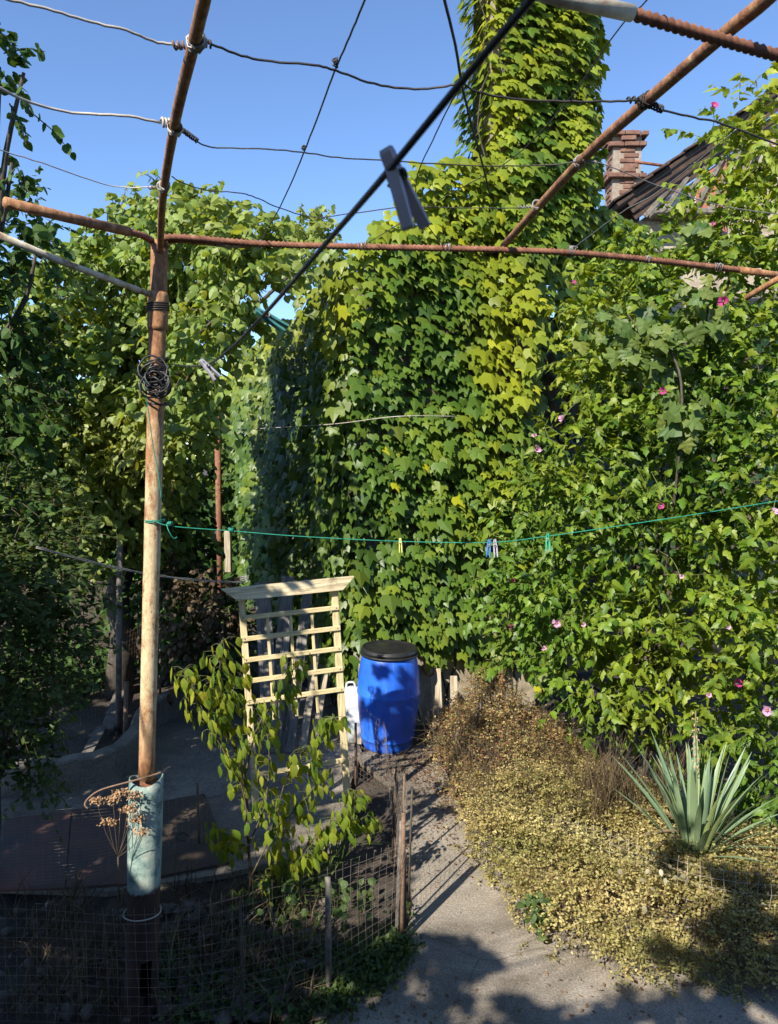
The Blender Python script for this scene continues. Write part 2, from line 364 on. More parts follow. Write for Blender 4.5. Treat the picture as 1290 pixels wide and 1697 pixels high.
# ------------------------------------------------------------------ leaves
def leaf_tmpl(edge, fold=.25, droop=.25, wave=0.0):
    """edge: list of (x, y_edge, y_mid) from stalk to tip; leaf lies along +Y, faces +Z"""
    n = len(edge); V = [(0, 0, 0)]
    for x, ye, ym in edge: V.append((0, ym, 0))
    V.append((0, 1, 0))
    for sg in (1, -1):
        for i, (x, ye, ym) in enumerate(edge): V.append((sg * x, ye, -fold * x + wave * (1 if i % 2 else -1)))
    V = np.array(V, float); V[:, 2] -= droop * V[:, 1] ** 2
    F = []
    for s_, off in ((1, n + 2), (-1, 2 * n + 2)):
        t = [(0, off, 1)]
        for i in range(n - 1): t += [(1 + i, off + i, off + i + 1), (1 + i, off + i + 1, 2 + i)]
        t += [(n, off + n - 1, n + 1)]
        F += t if s_ > 0 else [(a, c, b) for a, b, c in t]
    return V, np.array(F)
T_IVY = leaf_tmpl([(.32, -.11, .05), (.55, .12, .18), (.55, .54, .34), (.26, .45, .48), (.14, .70, .70)], .18, .14)
T_OVATE = leaf_tmpl([(.26, -.02, .06), (.44, .28, .3), (.34, .62, .64), (.14, .86, .86)], .22, .22)
T_HIB = leaf_tmpl([(.20, .02, .10), (.40, .28, .3), (.20, .46, .5), (.24, .60, .64), (.08, .82, .84)], .28, .3)
T_LANCE = leaf_tmpl([(.12, .08, .08), (.25, .34, .34), (.20, .62, .62), (.07, .86, .86)], .45, .35)
T_TINY = leaf_tmpl([(.32, .45, .45)], .3, .3)
T_SMALL = leaf_tmpl([(.26, .25, .25), (.26, .65, .65)], .2, .2)
T_GRAPE = leaf_tmpl([(.34, -.22, 0), (.62, -.02, .14), (.44, .18, .25), (.66, .48, .42), (.34, .50, .55), (.24, .76, .76)], .15, .2, .03)
def unit(a): return a / np.maximum(np.linalg.norm(a, axis=-1, keepdims=True), 1e-9)
def frames(nrm, tip):
    y = unit(tip); z = unit(nrm - y * np.sum(nrm * y, -1, keepdims=True)); x = np.cross(y, z); return x, y, z
def leaves_mesh(name, tm, L, m):
    V0, F0 = tm; x, y, z = frames(L['n'], L['t']); s = L['s'][:, None, None]
    V = L['p'][:, None, :] + s * (V0[None, :, 0:1] * x[:, None] * L['w'][:, None, None] + V0[None, :, 1:2] * y[:, None] + V0[None, :, 2:3] * z[:, None])
    k = len(V0); n = len(L['p'])
    F = (F0[None] + (np.arange(n) * k)[:, None, None]).reshape(-1, 3)
    return np_mesh(name, V.reshape(-1, 3), F, m, {'tone': np.repeat(L['tone'], k), 'yel': np.repeat(L['yel'], k)})
def mk(p, n, t, s, tone=None, yel=None, w=None):
    k = len(p); s = np.broadcast_to(s, (k,)).astype(float)
    return dict(p=np.asarray(p, float), n=np.asarray(n, float), t=np.asarray(t, float), s=s,
                tone=np.clip(rng.normal(.5, .22, k), 0, 1) if tone is None else tone,
                yel=np.zeros(k) if yel is None else np.clip(yel, 0, 1), w=rng.uniform(.85, 1.15, k) if w is None else w)
def cat(*Ls): return {k: np.concatenate([L[k] for L in Ls]) for k in Ls[0]}
def sub(L, i): return {k: v[i] for k, v in L.items()}
def leafy(root, tm, L, m, nparts=290, name='leaf', mass='foliage', cell=9):
    """nearest, largest leaves as single parts, the rest joined as one part of kind stuff"""
    n = len(L['p'])
    if nparts:
        px, py, f = proj(L['p']); size = L['s'] / f
        ok = (px > 5) & (px < 1285) & (py > 5) & (py < 1690) & (L['p'][:, 1] > .5)
        idx = np.where(ok)[0]; order = idx[np.argsort(f[idx])]
        key = (px[order] // cell).astype(int) * 1000 + (py[order] // cell).astype(int)
        _, first = np.unique(key, return_index=True); front = order[first]
        pick = front[np.argsort(-size[front])][:nparts]
        V0, F0 = tm; me = bpy.data.meshes.new(name)
        me.from_pydata([tuple(v) for v in V0], [], [tuple(int(i) for i in f_) for f_ in F0]); me.materials.append(m)
        x, y, z = frames(L['n'][pick], L['t'][pick]); pi = Matrix.Translation(-Vector(root.location))
        for k, i in enumerate(pick):
            s = L['s'][i]; sx = s * L['w'][i]; p = L['p'][i]
            o = bpy.data.objects.new(name, me); C.objects.link(o); o.parent = root
            o.matrix_basis = pi @ Matrix(((x[k][0] * sx, y[k][0] * s, z[k][0] * s, p[0]), (x[k][1] * sx, y[k][1] * s, z[k][1] * s, p[1]),
                                          (x[k][2] * sx, y[k][2] * s, z[k][2] * s, p[2]), (0, 0, 0, 1)))
            o.color = (L['yel'][i], L['tone'][i], 0, 1)
        keep = np.ones(n, bool); keep[pick] = False
        rest = sub(L, keep)
    else: rest = L
    if len(rest['p']):
        o = link(mass, leaves_mesh(mass, tm, rest, m), root); o.color = (0, 0, 0, 1); o['kind'] = 'stuff'
def wnoise(p, scale, seed=0):
    q = np.asarray(p) * scale; r = np.random.default_rng(seed); out = 0
    for k in range(5):
        d = r.normal(size=3); out = out + np.sin(q @ d * (1 + .35 * k) + r.uniform(0, 6.28))
    return out / 5 ** .5 / 1.4          # about -1..1

# ------------------------------------------------------------------ the ground
def ground_h(x, y):
    return .03 * math.sin(x * 2.1 + y) * math.sin(y * 1.7)
gm = MB()
xs = [-60, -20, -8] + [-6 + .12 * i for i in range(101)] + [8, 20, 60]
ys = [-20, -6, 0] + [1.5 + .12 * i for i in range(100)] + [16, 25, 60, 150]
gv = []
bedpoly = [(-4.5, 5.3), (-.1, 5.0), (.05, 4.0), (-.5, 3.0), (-4.5, 2.6)]
for y in ys:
    for x in xs:
        z = 0
        if -5.9 < x < 5.9 and 1.6 < y < 13:
            if x < -.02 and 2.2 < y < 5.0: z = .035 * math.sin(x * 9 + y * 4) * math.sin(y * 11 - x * 3) + .02 * math.sin(x * 23) * math.sin(y * 19)
            z += .02 * math.sin(x * 2.2 + y)
        gv.append((x, y, z - .06))
nx = len(xs)
gm.add(gv, [(j * nx + i, j * nx + i + 1, (j + 1) * nx + i + 1, (j + 1) * nx + i) for j in range(len(ys) - 1) for i in range(nx - 1)], True)
tag(gm.build('ground', M['soil']), kind='structure')
# concrete path, a slab 6 cm thick
pl = [G(590, 1640), G(668, 1575), G(684, 1500), G(672, 1400), G(660, 1310), G(600, 1262), G(575, 1250)]
pr = [G(720, 1230), G(760, 1330), G(830, 1400), G(1000, 1480), G(1290, 1560)]
path = [(-.75, 2.2)] + [(p.x, p.y) for p in [G(520, 1697)] + pl] + [(p.x, p.y) for p in pr] + [(4.5, 3.6), (4.5, -1.0), (-.75, -1.0)]
tag(MB().prism(path, -.05, .0).build('path', M['concrete']), kind='structure')
pad = [G(25, 1300), G(130, 1292), G(200, 1275), G(245, 1235), G(262, 1190), G(330, 1165), G(430, 1120), G(560, 1150), G(600, 1245), G(580, 1300), G(565, 1400), G(380, 1445), G(180, 1475), G(20, 1470), G(-200, 1470), G(-200, 1310)]
tag(MB().prism([(p.x, p.y) for p in pad], -.045, -.006).build('concrete_pavement', M['concrete_dark']), kind='structure')

# kerb curving round the pad
kp = spline([G(-60, 1322), G(40, 1318), G(130, 1308), G(200, 1288), G(240, 1250), G(262, 1205), (G(330, 1175)), G(420, 1140)], 8)
km = MB(); kv = []
for i, p in enumerate(kp):
    d = (kp[min(i + 1, len(kp) - 1)] - kp[max(i - 1, 0)]).normalized(); nrm = Vector((-d.y, d.x, 0))
    jz = .006 * math.sin(i * .9)
    for a, z in ((0, -.05), (0, .235 + jz), (.015, .25 + jz), (.13, .25 + jz), (.145, .235 + jz), (.145, -.05)): kv.append(Vector((p.x, p.y, z)) + nrm * a)
km.add(kv, [(i * 6 + k, i * 6 + k + 1, (i + 1) * 6 + k + 1, (i + 1) * 6 + k) for i in range(len(kp) - 1) for k in range(5)])
tag(km.build('kerb', M['concrete_dark']), kind='structure')

# ------------------------------------------------------------------ ivy house: main face, receding face, tall stack
D1 = Vector((.945, .326, 0)).normalized(); D2 = Vector((-.326, .945, 0)).normalized()     # along the face / along the receding side
COR = Vector((-.33, 7.42, 0))
def quad_wall(m, pts): m.add(pts, [(0, 1, 2, 3)])
house = empty('ivy_house', COR + D1 * 1.5 + D2 * 3, 'old plastered house hidden under climbing ivy, bare only behind the barrel', 'house')
def hp(u, v, z): q = COR + D1 * u + D2 * v; return Vector((q.x, q.y, z))
wm = MB()
prof = [(0, 3.75), (.5, 4.6), (1.0, 5.1), (1.98, 5.15)]
def wtop(u): return float(np.interp(u, [a for a, b in prof], [b for a, b in prof]))
us = [0, .5, 1.0, 1.5, 1.98]
fr = [hp(u, 0, -.1) for u in us]; tp = [hp(u, 0, wtop(u)) for u in us]; fb = [hp(u, 9, -.1) for u in us]; tb = [hp(u, 9, wtop(u) - .1) for u in us]
n = len(us); vs = fr + tp + fb + tb
fs = [(i, i + 1, n + i + 1, n + i) for i in range(n - 1)] + [(2 * n + i, 3 * n + i, 3 * n + i + 1, 2 * n + i + 1) for i in range(n - 1)] + [(n + i, n + i + 1, 3 * n + i + 1, 3 * n + i) for i in range(n - 1)]
fs += [(0, n, 3 * n, 2 * n), (n - 1, 3 * n - 1, 4 * n - 1, 2 * n - 1)]
wm.add(vs, fs); wm.build('wall', M['wallshade'], house)  # brown puts the shade between the ivy leaves into the wall colour
MB().prism([hp(-.02, -.03, 0)[:2], hp(1.99, -.03, 0)[:2], hp(1.99, .02, 0)[:2], hp(-.02, .02, 0)[:2]], -.1, 1.15).build('plaster_foot', M['plaster'], house)  # pale plaster of the bare wall foot, as a slab added below the shade brown
# recessed wing to the right of the face, behind the hibiscus
rw = MB(); a, b_, c, d = hp(2.0, 1.0, 0), hp(6.0, 1.0, 0), hp(6.0, 4, 0), hp(2.0, 4, 0)
rw.prism([a[:2], b_[:2], c[:2], d[:2]], -.1, 4.3); rw.build('wall', M['wallshade'], house)  # dark brown stands in for the shade of the recess
ov = MB(); ov.prism([hp(2.0, .10, 0)[:2], hp(3.4, .3, 0)[:2], hp(3.4, .98, 0)[:2], hp(2.0, .98, 0)[:2]], 4.66, 4.80); ov.build('ledge', M['rotwood'], house)
MB().prism([hp(2.56, .35, 0)[:2], hp(3.45, .45, 0)[:2], hp(3.45, .96, 0)[:2], hp(2.56, .96, 0)[:2]], 4.81, 5.05).build('parapet', M['wallshade'], house)
# stack
st = MB(); st.prism([hp(1.42, .05, 0)[:2], hp(2.54, .05, 0)[:2], hp(2.54, .45, 0)[:2], hp(1.42, .45, 0)[:2]], 4.81, 8.6); st.build('chimney', M['plaster'], house)

def hexgrid(u0, u1, z0, z1, sp, jit=.35):
    rows = int((z1 - z0) / (sp * .86)) + 1; cols = int((u1 - u0) / sp) + 2; U = []; Z = []
    for j in range(rows):
        uu = u0 + (np.arange(cols) + .5 * (j % 2)) * sp; U.append(uu); Z.append(np.full(cols, z0 + j * sp * .86))
    U = np.concatenate(U); Z = np.concatenate(Z)
    return U + rng.normal(0, sp * jit, len(U)), Z + rng.normal(0, sp * jit, len(U))
D1n = np.array(D1); D2n = np.array(D2); CORn = np.array(COR)
def ivy_layer(o, du, dn, U, Z, out, size, lift, spread=.30, yel=None, tone=None, tilt=.50):
    """o origin, du along wall, dn outward normal; leaves hang with their tips down"""
    k = len(U); p = o + U[:, None] * du + Z[:, None] * np.array([0, 0, 1.]) + out[:, None] * dn
    r = rng.normal(0, spread, (k, 3))
    nrm = dn * 1.0 + np.array([0, 0, 1.]) * (tilt + .3 + rng.normal(0, .3, k))[:, None] + r * .8
    tip = np.array([0, 0, -1.]) + dn * (lift + rng.normal(0, .22, k))[:, None] + du * rng.normal(0, .36, k)[:, None]
    size = size * np.clip(rng.normal(1, .18, k), .55, 1.4)
    return mk(p, nrm, tip, size, tone=tone, yel=yel, w=rng.uniform(.74, 1.2, k))
# main face
def main_face():
    Ls = []
    for lay, (sp, o0) in enumerate(((.085, .0), (.088, .08), (.080, .16))):
        U, Z = hexgrid(-.05, 2.12, .2, 5.6, sp)
        bul = .10 * wnoise(np.c_[U, Z, Z * 0], 2.6, 3) + .07 * wnoise(np.c_[U, Z, Z * 0], 7, 4)
        # fold towards the viewer where the vine hangs from the stack
        bul += .22 * np.exp(-((U - 1.62) / .34) ** 2) * np.clip((Z - 1.8) / 1.5, 0, 1)
        out = o0 + bul + rng.normal(0, .02, len(U))
        p = CORn + U[:, None] * D1n + Z[:, None] * np.array([0, 0, 1.]) + out[:, None] * -D2n
        px, py, f = proj(p); edge = 14 * wnoise(p, 6, 9)
        top = np.interp(px, [560, 575, 600, 640, 660, 690, 740, 790, 1010], [470, 430, 395, 345, 330, 268, 262, 255, 240])
        bot = np.interp(px, [540, 600, 650, 690, 720, 760, 800, 840, 900, 1000], [1040, 1062, 1050, 1068, 1098, 1085, 1112, 1095, 1150, 1150])
        rgt = np.interp(py, [380, 420, 560, 700, 760, 1200], [960, 912, 905, 885, 960, 960])
        ok = (py > top + edge) & (py < bot + edge * 1.6) & (px < rgt + edge)
        hole = (wnoise(p, 5.5, 21) > .93) & (lay > 0)
        ok &= ~hole
        U, Z, out, px, py, p = U[ok], Z[ok], out[ok], px[ok], py[ok], p[ok]
        y = .04 + .20 * wnoise(p, 2.2, 31) + .62 * np.exp(-((px - 840) / 62) ** 2 - ((py - 560) / 140) ** 2) + .22 * np.exp(-((py - 350) / 110) ** 2) + rng.normal(0, .13, len(U))
        y = np.clip(y, 0, .85); y[rng.random(len(U)) < .006] = 1.0
        sz = rng.uniform(.086, .134, len(U)) * (1 + .3 * (rng.random(len(U)) < .10))
        Ls.append(ivy_layer(CORn, D1n, -D2n, U, Z, out, sz, .5 + .18 * lay, yel=y, tone=np.clip(.52 + .16 * wnoise(p, 1.7, 5) + rng.normal(0, .2, len(U)), 0, 1)))
    return cat(*Ls)
def stem_net(o, du, dn, u0, u1, z0, z1, k, name, parent, r=.006):
    m = MB()
    for i in range(k):
        u = random.uniform(u0, u1); pts = []; z = z0
        while z < z1:
            pts.append(Vector(o) + Vector(du) * u + Vector((0, 0, z)) + Vector(dn) * (.02 + .02 * random.random())); z += random.uniform(.15, .3); u += random.uniform(-.09, .09)
        m.tube(pts, [r * (1.4 - j / len(pts)) for j in range(len(pts))], 4)
    m.build(name, M['bark'], parent)
ivy1 = empty('climbing_ivy', hp(1.2, -.1, 0), 'glossy climbing ivy covering the broad wall face above the blue barrel', 'ivy')
stem_net(COR, D1, -D2, .1, 1.9, .0, 4.1, 14, 'stem', ivy1, .008)
leafy(ivy1, T_IVY, main_face(), M['ivy'])
# stack ivy: follows the rounded rectangle of the stack
def stack_ivy():
    Ls = []
    for lay, (sp, o0) in enumerate(((.085, .0), (.090, .08), (.083, .16))):
        # left flank, front, right flank
        for (ua, va, ub, vb) in ((1.42, .45, 1.42, .05), (1.42, .05, 2.54, .05), (2.54, .05, 2.54, .45)):
            A = CORn + ua * D1n + va * D2n; B = CORn + ub * D1n + vb * D2n; L = np.linalg.norm(B - A); du = (B - A) / L
            dn = np.array([du[1], -du[0], 0.])
            U, Z = hexgrid(0, L, 4.55, 8.6, sp)
            ok = (U > -.03) & (U < L + .03); U, Z = U[ok], Z[ok]
            e = np.minimum(U, L - U); rnd_ = -.10 * np.exp(-(e / .10) ** 2)
            out = o0 + .06 + rnd_ + .06 * wnoise(np.c_[U, Z, Z * 0 + ua], 5, 14) + .05 * wnoise(np.c_[U, Z, Z * 0 + ua], 10, 15) - .03 * np.clip(Z - 6.2, 0, 2)
            p = A + U[:, None] * du + Z[:, None] * np.array([0, 0, 1.]) + out[:, None] * dn
            hang = Z > 4.78 - .25 * (wnoise(np.c_[U, U, Z * 0], 4, 3) + 1) * (U / L if ua < ub else 1)
            y = .24 + .22 * wnoise(p, 3, 33) + rng.normal(0, .15, len(U))
            L1 = ivy_layer(A, du, dn, U, Z, out, rng.uniform(.088, .136, len(U)), .6 + .15 * lay, yel=np.clip(y, 0, .8),
                           tone=np.clip(.55 + .3 * wnoise(p, 2, 6) + rng.normal(0, .2, len(U)), 0, 1))
            Ls.append(sub(L1, hang))
    # drape over the ledge, right of the stack
    for lay in range(4):
        U = rng.uniform(2.1, 3.5, 170); Z = 4.85 - .18 * lay - rng.uniform(0, .22, 170) * (lay + 1) + .1 * wnoise(np.c_[U, U, U], 5, 8)
        out = -.12 * np.clip(U - 2.3, 0, 1.2) + .1 * rng.random(170) + .03 * lay
        Ls.append(ivy_layer(CORn, D1n, -D2n, U, Z, out, rng.uniform(.10, .15, 170), .4, yel=np.clip(rng.normal(.15, .15, 170), 0, 1)))
    k = 420; U = rng.uniform(2.45, 3.6, k); Z = rng.uniform(4.55, 5.35, k) - .25 * np.clip(U - 2.9, 0, 1); out = -.22 - .12 * np.clip(U - 2.5, 0, 1) + rng.uniform(-.05, .15, k)
    Ls.append(ivy_layer(CORn, D1n, -D2n, U, Z, out, rng.uniform(.10, .15, k), .5, yel=np.clip(rng.normal(.12, .15, k), 0, 1)))
    return cat(*Ls)
ivy2 = empty('climbing_ivy', hp(2.5, 0, 4.8), 'yellow-green climbing ivy wrapping the tall square stack against the sky', 'ivy')
stem_net(COR, D1, -D2, 1.45, 2.5, 4.9, 8.4, 6, 'stem', ivy2)
leafy(ivy2, T_IVY, stack_ivy(), M['ivy'])
# ivy in the recess, its shade put into a darker leaf colour
def recess_ivy():
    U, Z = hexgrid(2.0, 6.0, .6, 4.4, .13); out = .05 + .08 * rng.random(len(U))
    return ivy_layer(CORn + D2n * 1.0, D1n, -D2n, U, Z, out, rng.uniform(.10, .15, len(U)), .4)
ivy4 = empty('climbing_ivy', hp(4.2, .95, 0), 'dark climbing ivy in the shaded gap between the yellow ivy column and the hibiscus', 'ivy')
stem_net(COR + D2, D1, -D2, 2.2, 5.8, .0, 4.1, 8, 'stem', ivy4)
leafy(ivy4, T_IVY, recess_ivy(), M['ivyshade'], 120)
# receding side
def side_ivy():
    Ls = []
    for lay, (sp, o0) in enumerate(((.095, .02), (.10, .12), (.11, .24))):
        U, Z = hexgrid(-.1, 9.3, .35, 4.7, sp)
        bul = .12 * wnoise(np.c_[U, Z, Z * 0], 1.8, 43) + .10 * wnoise(np.c_[U, Z, Z * 0], 5, 44)
        out = o0 + bul
        p = CORn + U[:, None] * D2n + Z[:, None] * np.array([0, 0, 1.]) + out[:, None] * -D1n
        edge = .15 * wnoise(p, 3.3, 47)
        ztop = np.interp(U, [0, .6, 1.6, 3, 5, 9.3], [4.5, 4.5, 4.4, 4.35, 4.3, 4.2]) + edge + .12 * wnoise(p, 1.4, 50)
        ok = (Z < ztop) & (Z > .4 + edge); U, Z, out, p = U[ok], Z[ok], out[ok], p[ok]
        y = .03 + .35 * np.exp(-((Z - 4.1) / .45) ** 2) + .15 * wnoise(p, 1.5, 51) + rng.normal(0, .1, len(U))
        L_ = ivy_layer(CORn, D2n, -D1n, U, Z, out, rng.uniform(.09, .15, len(U)), .4, .45, yel=np.clip(y, 0, .8),
                            tone=np.clip(.38 + .3 * wnoise(p, 1.3, 53) + rng.normal(0, .2, len(U)), 0, 1))
        L_['n'] += -D2n * rng.uniform(.2, 1.5, len(U))[:, None]; Ls.append(L_)
    # far edge returns as a lit rim
    return cat(*Ls)
ivy3 = empty('climbing_ivy', hp(0, 4, 0), 'small-leaved climbing ivy on the long side wall running back behind the trellis', 'ivy')
stem_net(COR, D2, -D1, .3, 8.8, 0, 3.6, 16, 'stem', ivy3)
leafy(ivy3, T_IVY, side_ivy(), M['ivy'])

# ------------------------------------------------------------------ neighbour's house: brick chimney, tiled verge, grey and red boards
def ngh():
    Y = 11.5
    nb = empty('neighbour_house', P(1200, 700, Y + 1), 'neighbouring house with steep dark tiled roof edge showing behind the hibiscus', 'house')
    A = P(1030, 338, Y); B = P(1420, 62, Y); base = P(1030, 700, Y)
    d = (B - A); L = d.length; dd = d.normalized(); back = Vector((.3, 1, 0)).normalized()
    m = MB()     # gable wall
    z0 = -.1; m.add([(A.x + .1, Y + .25, z0), (B.x + 1, Y + .25, z0), (B.x + 1, Y + .25, B.z + .4), (A.x + .1, Y + .25, A.z - .35)], [(0, 1, 2, 3)])
    m.build('wall', M['plaster'], nb)
    rm = MB(); up = Vector((-dd.z, 0, dd.x))
    q = [A - dd * .05, B + dd * .5]; q2 = [p + Vector((0, 4, 0)) for p in q]
    rm.add([q[0], q[1], q2[1], q2[0]] + [p + up * .05 for p in (q[0], q[1], q2[1], q2[0])], [(0, 1, 2, 3), (4, 7, 6, 5), (0, 4, 5, 1), (0, 3, 7, 4), (1, 5, 6, 2)])
    roof = rm.build('roof', M['tile'], nb)
    k = int(L / .30); tm_ = MB().box((0, 0, 0), (.34, .9, .035), bev=.008).mesh('tile', M['tile'])
    for i in range(k + 2):
        o = bpy.data.objects.new('tile', tm_); C.objects.link(o); o.parent = roof
        o.matrix_parent_inverse = Matrix.Translation(-Vector(nb.location)) if False else Matrix.Identity(4)
        c = A + dd * (i * .30 + .1) + up * .085 + Vector((0, .40 + random.uniform(-.05, .05), 0))
        ang = math.atan2(dd.z, dd.x) - R(4) + random.uniform(-.03, .03)
        o.location = c; o.rotation_euler = (0, -ang, random.uniform(-.04, .04))
        o.parent = None; o.parent = roof; o.matrix_parent_inverse = (Matrix.Translation(Vector(nb.location)) @ Matrix.Identity(4)).inverted() @ Matrix.Translation(Vector(nb.location))
    for i in range(3):        # bargeboards, each one a plank
        mm = MB(); c0 = A + dd * .1 - up * (.06 + .10 * i) + Vector((0, .05 + .04 * i, 0)); c1 = c0 + dd * (L + .2)
        rt = Matrix.Rotation(-math.atan2(dd.z, dd.x), 3, 'Y')
        mm.box((c0 + c1) / 2, ((c1 - c0).length, .03, .085), rt, .006).build('bargeboard', M['tile'], nb)
    # loose slats under the verge
    for i in range(6):
        s0 = P(1075 + 26 * i, 352 - 2 * i, Y + .1); s1 = P(1105 + 30 * i, 318 - 17 * i, Y + .12)
        mm = MB(); v = (s1 - s0); rt = Matrix.Rotation(-math.atan2(v.z, v.x), 3, 'Y')
        mm.box((s0 + s1) / 2, (v.length + .15, .03, .07), rt, .008).build('slat', M['rotwood'], nb)
    g = MB(); pts = [P(1085, 352, Y), P(1168, 296, Y), P(1168, 350, Y)]
    g.add([p + Vector((0, .17, 0)) for p in (P(1080, 352, Y), P(1100, 330, Y), P(1178, 282, Y), P(1178, 360, Y))], [(3, 2, 1, 0)]); g.build('grey_board', M['greysheet'], nb)
    g = MB(); g.add([p + Vector((0, .15, 0)) for p in (P(1160, 360, Y), P(1160, 292, Y), P(1212, 256, Y), P(1212, 380, Y))], [(3, 2, 1, 0)]); g.build('red_board', M['redpanel'], nb)
    g = MB(); c = (P(1090, 352, Y) + P(1180, 356, Y)) / 2; g.box(c, (.95, .3, .09), None, .02).build('sill', M['rotwood'], nb)
    for wx in (1190, 1262):   # windows half hidden by the leaves
        c = P(wx, 560, Y + .22); w_ = MB().box(c, (.75, .06, 1.3), None, .01).build('window', M['rotwood'], nb)
        MB().box(c + Vector((0, -.035, 0)), (.62, .01, 1.15)).build('pane', M['black'], w_)
    # chimney
    Yc = 12.5
    ch = empty('brick_chimney', P(1035, 330, Yc), 'old red brick chimney with stepped cap and iron bar, beside the ivy stack', 'chimney')
    cx = P(1032, 300, Yc).x; w0 = .46; top = P(1035, 228, Yc).z
    core = MB().box((cx, Yc, top - 1.0), (w0 - .03, w0 - .03, 1.98)).build('mortar_core', M['mortar'], ch)
    bm_ = MB().box((0, 0, 0), (.228, .105, .070), None, .010).mesh('brick', M['brick'])
    z = top - .035; row = 0
    while z > top - 1.7:
        ex = .07 if row in (0, 1) else (.045 if row == 2 else (.06 if row in (7, 8) else 0)); h = (w0 + 2 * ex) / 2 - .05
        for side in range(4):
            ang = side * math.pi / 2
            for j in (-1, 0, 1) if True else ():
                t = (j + (.0 if row % 2 else .25)) * .235
                if abs(t) > h - .02: continue
                o = bpy.data.objects.new('brick', bm_); C.objects.link(o); o.parent = ch; o.matrix_parent_inverse = Matrix.Translation(-Vector(ch.location))
                lx, ly = t, -h + random.uniform(-.006, .006)
                o.location = (cx + lx * math.cos(ang) - ly * math.sin(ang), Yc + lx * math.sin(ang) + ly * math.cos(ang), z)
                o.rotation_euler = (random.uniform(-.03, .03), random.uniform(-.02, .02), ang + random.uniform(-.04, .04))
        z -= .078; row += 1
    a = Vector((cx, Yc - .2, top - .42)); MB().tube([a, a + Vector((.62, -.05, -.10))], .022, 6).build('iron_bar', M['rebar'], ch)
ngh()

# ------------------------------------------------------------------ leafy sprays for trees and bushes
def sprays(blobs, dens, L, nl, ls, droop=.35, upn=.8, flat=.5, lsd=.25, tipdown=.5, shell=(.45, 1.0)):
    S = []; Dr = []
    for (c, r) in blobs:
        r = np.array(r if isinstance(r, (tuple, list)) else (r, r, r), float); k = max(3, int(dens * (r[0] * r[1] + r[0] * r[2] + r[1] * r[2])))
        d = unit(rng.normal(size=(k, 3))); rad = rng.uniform(shell[0] ** 2, shell[1] ** 2, k) ** .5
        S.append(np.array(c) + d * r * rad[:, None]); Dr.append(unit(d * .8 + rng.normal(0, .55, (k, 3)) + np.array([0, 0, .15])))
    S = np.concatenate(S); Dr = np.concatenate(Dr); k = len(S)
    Ln = L * rng.uniform(.6, 1.3, k)
    t = (np.arange(nl) + .5) / nl
    pos = S[:, None] + Dr[:, None] * (Ln[:, None] * t[None])[..., None]
    pos[..., 2] -= droop * (Ln[:, None] * t[None] ** 2)
    up = np.array([0, 0, 1.]); side = unit(np.cross(Dr, up) + 1e-3)
    alt = np.where(np.arange(nl) % 2 == 0, 1., -1.)
    tip = side[:, None] * alt[None, :, None] * .8 + Dr[:, None] * .5 - up * tipdown + rng.normal(0, .35, pos.shape)
    nrm = up * upn + Dr[:, None] * .25 + rng.normal(0, flat, pos.shape)
    p = pos.reshape(-1, 3); K = len(p)
    sz = ls * np.clip(rng.normal(1, lsd, K), .45, 1.7)
    ends = S + Dr * Ln[:, None]; ends[:, 2] -= droop * Ln
    return mk(p, nrm.reshape(-1, 3), tip.reshape(-1, 3), sz), S, pos[:, nl // 2], ends
def twigs(root, S, Mid, E, m, r=.004, frac=1.0, name='twigs'):
    k = len(S); sel = rng.random(k) < frac; S, Mid, E = S[sel], Mid[sel], E[sel]; k = len(S)
    ring = np.array([[math.cos(a), math.sin(a)] for a in (0, 2.09, 4.19)])
    P3 = np.stack([S, Mid, E], 1); d = unit(E - S); u = unit(np.cross(d, [.3, .2, .9])); v = np.cross(d, u)
    rr = np.array([r, r * .8, r * .4])
    V = P3[:, :, None] + rr[None, :, None, None] * (ring[None, None, :, 0:1] * u[:, None, None] + ring[None, None, :, 1:2] * v[:, None, None])
    f = []
    for i in (0, 1):
        for j in range(3):
            a, b2 = i * 3 + j, i * 3 + (j + 1) % 3; f += [(a, b2, b2 + 3), (a, b2 + 3, a + 3)]
    F = (np.array(f)[None] + (np.arange(k) * 9)[:, None, None]).reshape(-1, 3)
    o = link(name, np_mesh(name, V.reshape(-1, 3), F, m), root); o['kind'] = 'stuff'; return o
def limb_path(a, b, sag=.1, k=7, w=.06):
    a, b = Vector(a), Vector(b); L = (b - a).length; out = []
    for i in range(k):
        t = i / (k - 1); out.append(a.lerp(b, t) + Vector((random.uniform(-w, w) * L * .5, random.uniform(-w, w) * L * .5, sag * L * math.sin(math.pi * t))) * (1 if 0 < i < k - 1 else 0))
    return spline(out, 3)
def trunk_limbs(root, base, fork, blobs, r0, parts=True):
    tr = MB(); p = limb_path(base, fork, 0, 6, .05); tr.tube(p, [r0 * (1.25 - .5 * i / len(p)) for i in range(len(p))], 9, True, wob=lambda i, k: 1 + .12 * math.sin(k * 2.3 + i * .7)); t = tr.build('trunk', M['bark'], root)
    for (c, r) in blobs:
        m = MB(); q = limb_path(fork, c, .08); m.tube(q, [r0 * .42 * (1 - .85 * i / len(q)) for i in range(len(q))], 6); m.build('branch', M['bark'], root)
    return t

